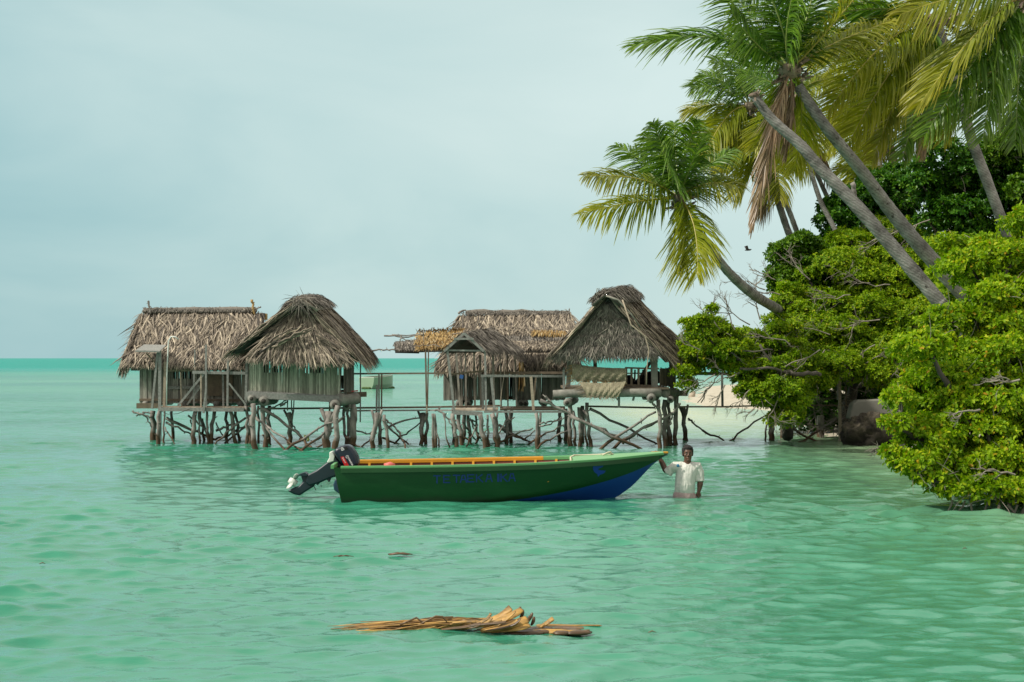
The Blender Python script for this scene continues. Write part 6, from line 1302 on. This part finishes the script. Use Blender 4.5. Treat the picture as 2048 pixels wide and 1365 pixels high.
sheath('leaf_base', [(975, 1262, -.14), (995, 1252, -.15), (1015, 1238, -.16), (1032, 1222, -.16)], [6, 9, 10, 7])
sheath('leaf_base', [(960, 1262, -.1), (1000, 1256, -.14), (1035, 1246, -.16), (1056, 1238, -.14)], [16, 24, 30, 26])
sheath('leaf_base', [(990, 1262, -.12), (1020, 1260, -.18), (1045, 1254, -.2), (1060, 1250, -.18)], [12, 18, 22, 18])
sheath('leaf_base', [(1065, 1262, .05), (1085, 1252, .02), (1100, 1242, 0), (1107, 1236, 0)], [12, 15, 17, 15], mat=hus)
sheath('leaf_base', [(1050, 1265, -.05), (1090, 1262, -.08), (1130, 1264, -.12), (1172, 1265, -.12)], [16, 18, 16, 10])
sheath('leaf_base', [(1080, 1258, .1), (1120, 1254, .08), (1150, 1254, .05)], [12, 12, 6], mat=hdk)
sheath('leaf_base', [(1070, 1250, .15), (1110, 1250, .12), (1160, 1252, .1), (1206, 1250, .08)], [8, 7, 6, 5], th=.02)
rr = random.Random(21)
for k in range(16):
    x = rr.uniform(930, 1060); y = rr.uniform(1240, 1262); L_ = rr.uniform(40, 90); dy_ = rr.uniform(-2, 22); o_ = rr.uniform(-.25, .12)
    sheath('leaf_base', [(x - L_, y + 4, o_ + .05), (x - L_ * .5, y + 1, o_ + .03), (x, y - dy_ * .5, o_), (x + rr.uniform(4, 12), y - dy_ * 1.1, o_)], [rr.uniform(3, 6), rr.uniform(6, 10), rr.uniform(7, 13), rr.uniform(4, 11)], mat=hus if k % 3 else hdk, curl=rr.uniform(.3, .8), th=.008)
for k, (x, y) in enumerate(((1040, 1216), (1046, 1222), (1062, 1228), (1068, 1236), (1058, 1234))):
    sheath('torn_fibre', [(x - 6, y + 16, -.02 * k), (x, y + 6, -.02 * k), (x + rr.uniform(-2, 4), y - 3, -.02 * k)], [6, 11, 5], th=.006, mat=hdk, curl=1)
mb = MB()
for k in range(84):                                      # trailing stalks and leaflets to the left
    x0 = rr.uniform(860, 1010); y0 = rr.uniform(1248, 1264); L_ = rr.uniform(80, 330); x1 = max(x0 - L_, 645 + rr.uniform(0, 120)); y1 = 1256 + (y0 - 1256) * .8 + rr.uniform(-3, 4); d0, d1 = DW(y0), DW(y1)
    z0 = .03 * rr.random() + (.035 if x0 > 900 else 0); a, c = P(x0, 0, d0), P(x1, 0, d1); a.z = z0; c.z = rr.uniform(-.015, .022); m0_ = a.lerp(c, .5); m0_.z = rr.uniform(.005, .05)
    r_ = rr.uniform(.004, .011); mb.tube([a, a.lerp(m0_, .5) + V((0, 0, .01)), m0_, m0_.lerp(c, .5), c], [(r_, r_ * .6)] * 4 + [(r_ * .3, r_ * .3)], 6)
mb.build('stalks', hus, DB, smooth=True)
mb = MB()
for pts in (((800, 1250), (812, 1245), (833, 1236), (842, 1243), (850, 1250)), ((832, 1254), (850, 1244), (872, 1233), (885, 1234), (896, 1247)), ((925, 1241), (935, 1243), (950, 1250)), ((1165, 1262), (1178, 1261), (1182, 1268))):
    mb.tube([P(x, y, dW) for x, y in pts], [.008] * (len(pts) - 1) + [.003], 5)
mb.build('bent_stalks', hdk, DB, smooth=True)
mb = MB()
for k in range(26):
    x = rr.uniform(985, 1160); y = rr.uniform(1258, 1268); p = P(x, 0, DW(y)); p.z = .004; mb.ell(p, (rr.uniform(.05, .14), .05, .02), Matrix.Rotation(rr.uniform(-.4, .4), 3, 'Z'), 8, 5)
mb.build('soaked_fibre', hdk, DB, smooth=True)
def flot(x, y, L, wd, label, n=3):
    d = DW(y); mb = MB(); rr = random.Random(int(x)); p = P(x, y, d); p.z = max(water_z(p.x, p.y), 0) + .012
    for k in range(n): o = V((rr.uniform(-.3, .3) * L, rr.uniform(-.04, .04), .004)); mb.tube([p + o + V((-L / 2, 0, 0)), p + o + V((0, .01, .012)), p + o + V((L / 2, 0, .002))], [(wd * .3, wd * .3), (wd, wd * .5), (wd * .3, wd * .2)], 7)
    tag(mb.build('floating_leaf', hdk, smooth=True), label, 'floating leaf', 'leaf scraps adrift')
flot(802, 1117, .20, .022, 'larger brown leaf scrap adrift below the middle of the boat', 4); flot(684, 1117, .16, .012, 'thin brown leaf scrap adrift left of the larger one below the boat stern', 2); flot(1301, 1270, .06, .010, 'tiny brown scrap adrift right of the palm debris', 1); flot(83, 1133, .06, .012, 'tiny reddish scrap adrift far left in the open water', 1); flot(1930, 1102, .05, .012, 'tiny dark scrap adrift in the shade below the drooping tree', 1)

# ------------------------------------------------------------------ far dinghy, bird, far wreck
dd = 112.; DY = thing('dinghy', P(742, 776, dd), 'small pale green dinghy moored far out behind the walkway', 'dinghy'); pale = m_paint('pale_green_boat_paint', (.24, .34, .23), .5, nscale=1.5); weed = m_paint('weedy_waterline', (.05, .09, .02), .8)
mb = MB(); ang = R(58); ax_ = V((math.cos(ang), math.sin(ang), 0)); bx_ = V((-math.sin(ang), math.cos(ang), 0)); o = P(729, 776, dd); o.z = 0; rings = []
for i in range(9):                                       # hull, stern towards the camera
    t = i / 8; w_ = .62 * (1 - max(0, t - .35) ** 2 * 2.3); zt = .74 + .16 * t; r_ = []
    for k in range(9):
        a = math.pi * k / 8; z = zt - (zt + .12) * math.sin(a) ** .6; r_.append(V((o.x, o.y, 0)) + V((.35, .5, 0)) + ax_ * (t * 2.9 - .4) + bx_ * (w_ * math.cos(a) * (1 if k in (0, 8) else .93)) + V((0, 0, z)))
    rings.append(r_)
mb.add([p for r_ in rings for p in r_], [(i * 9 + k, i * 9 + k + 1, (i + 1) * 9 + k + 1, (i + 1) * 9 + k) for i in range(8) for k in range(8)] + [tuple(range(9))[::-1]])
ho = mb.build('hull', pale, DY); s_ = ho.modifiers.new('th', 'SOLIDIFY'); s_.thickness = .04
mb = MB(); mb.tube([rings[i][0] + V((0, 0, .02)) for i in range(9)], .03, 6); mb.tube([rings[i][8] + V((0, 0, .02)) for i in range(9)], .03, 6); mb.tube([rings[0][0] + V((0, 0, .02)), rings[0][8] + V((0, 0, .02))], .03, 6); mb.build('gunwale', m_paint('dinghy_rim', (.38, .44, .36), .5), DY)
mb = MB()
for i in range(0, 9):
    for k in range(3, 6): mb.ell(V((rings[i][k].x, rings[i][k].y, .04)), (.2, .2, .10), None, 8, 5)
mb.build('weed_fringe', weed, DY)
bd = 60.; bp_ = P(1495, 500, bd); mb = MB(); mb.tube([bp_ + V((-.10, 0, -.02)), bp_, bp_ + V((.10, 0, .0)), bp_ + V((.15, 0, .02))], [.01, .04, .03, .008], 8)
mb.add([bp_ + V((-.05, 0, 0)), bp_ + V((.05, 0, 0)), bp_ + V((-.02, -.2, .14)), bp_ + V((-.09, -.22, .13))], [(0, 1, 2, 3)]); mb.add([bp_ + V((-.05, 0, 0)), bp_ + V((.05, 0, 0)), bp_ + V((-.02, .25, .16)), bp_ + V((-.08, .28, .14))], [(0, 1, 2, 3)])
tag(mb.build('seabird', m_paint('bird_dark', (.02, .018, .02), .8), smooth=True), 'small dark seabird in flight against the sky', 'bird')
d = 88.; mb = MB(); a = P(1386, 796, d); mb.tube([P(1378, 806, d), P(1384, 792, d), P(1389, 783, d)], [.14, .18, .08], 8); tag(mb.build('pale_stump', M['plank'], smooth=True), 'pale bleached stump sticking up on the far sand spit right of the open hut', 'stump')
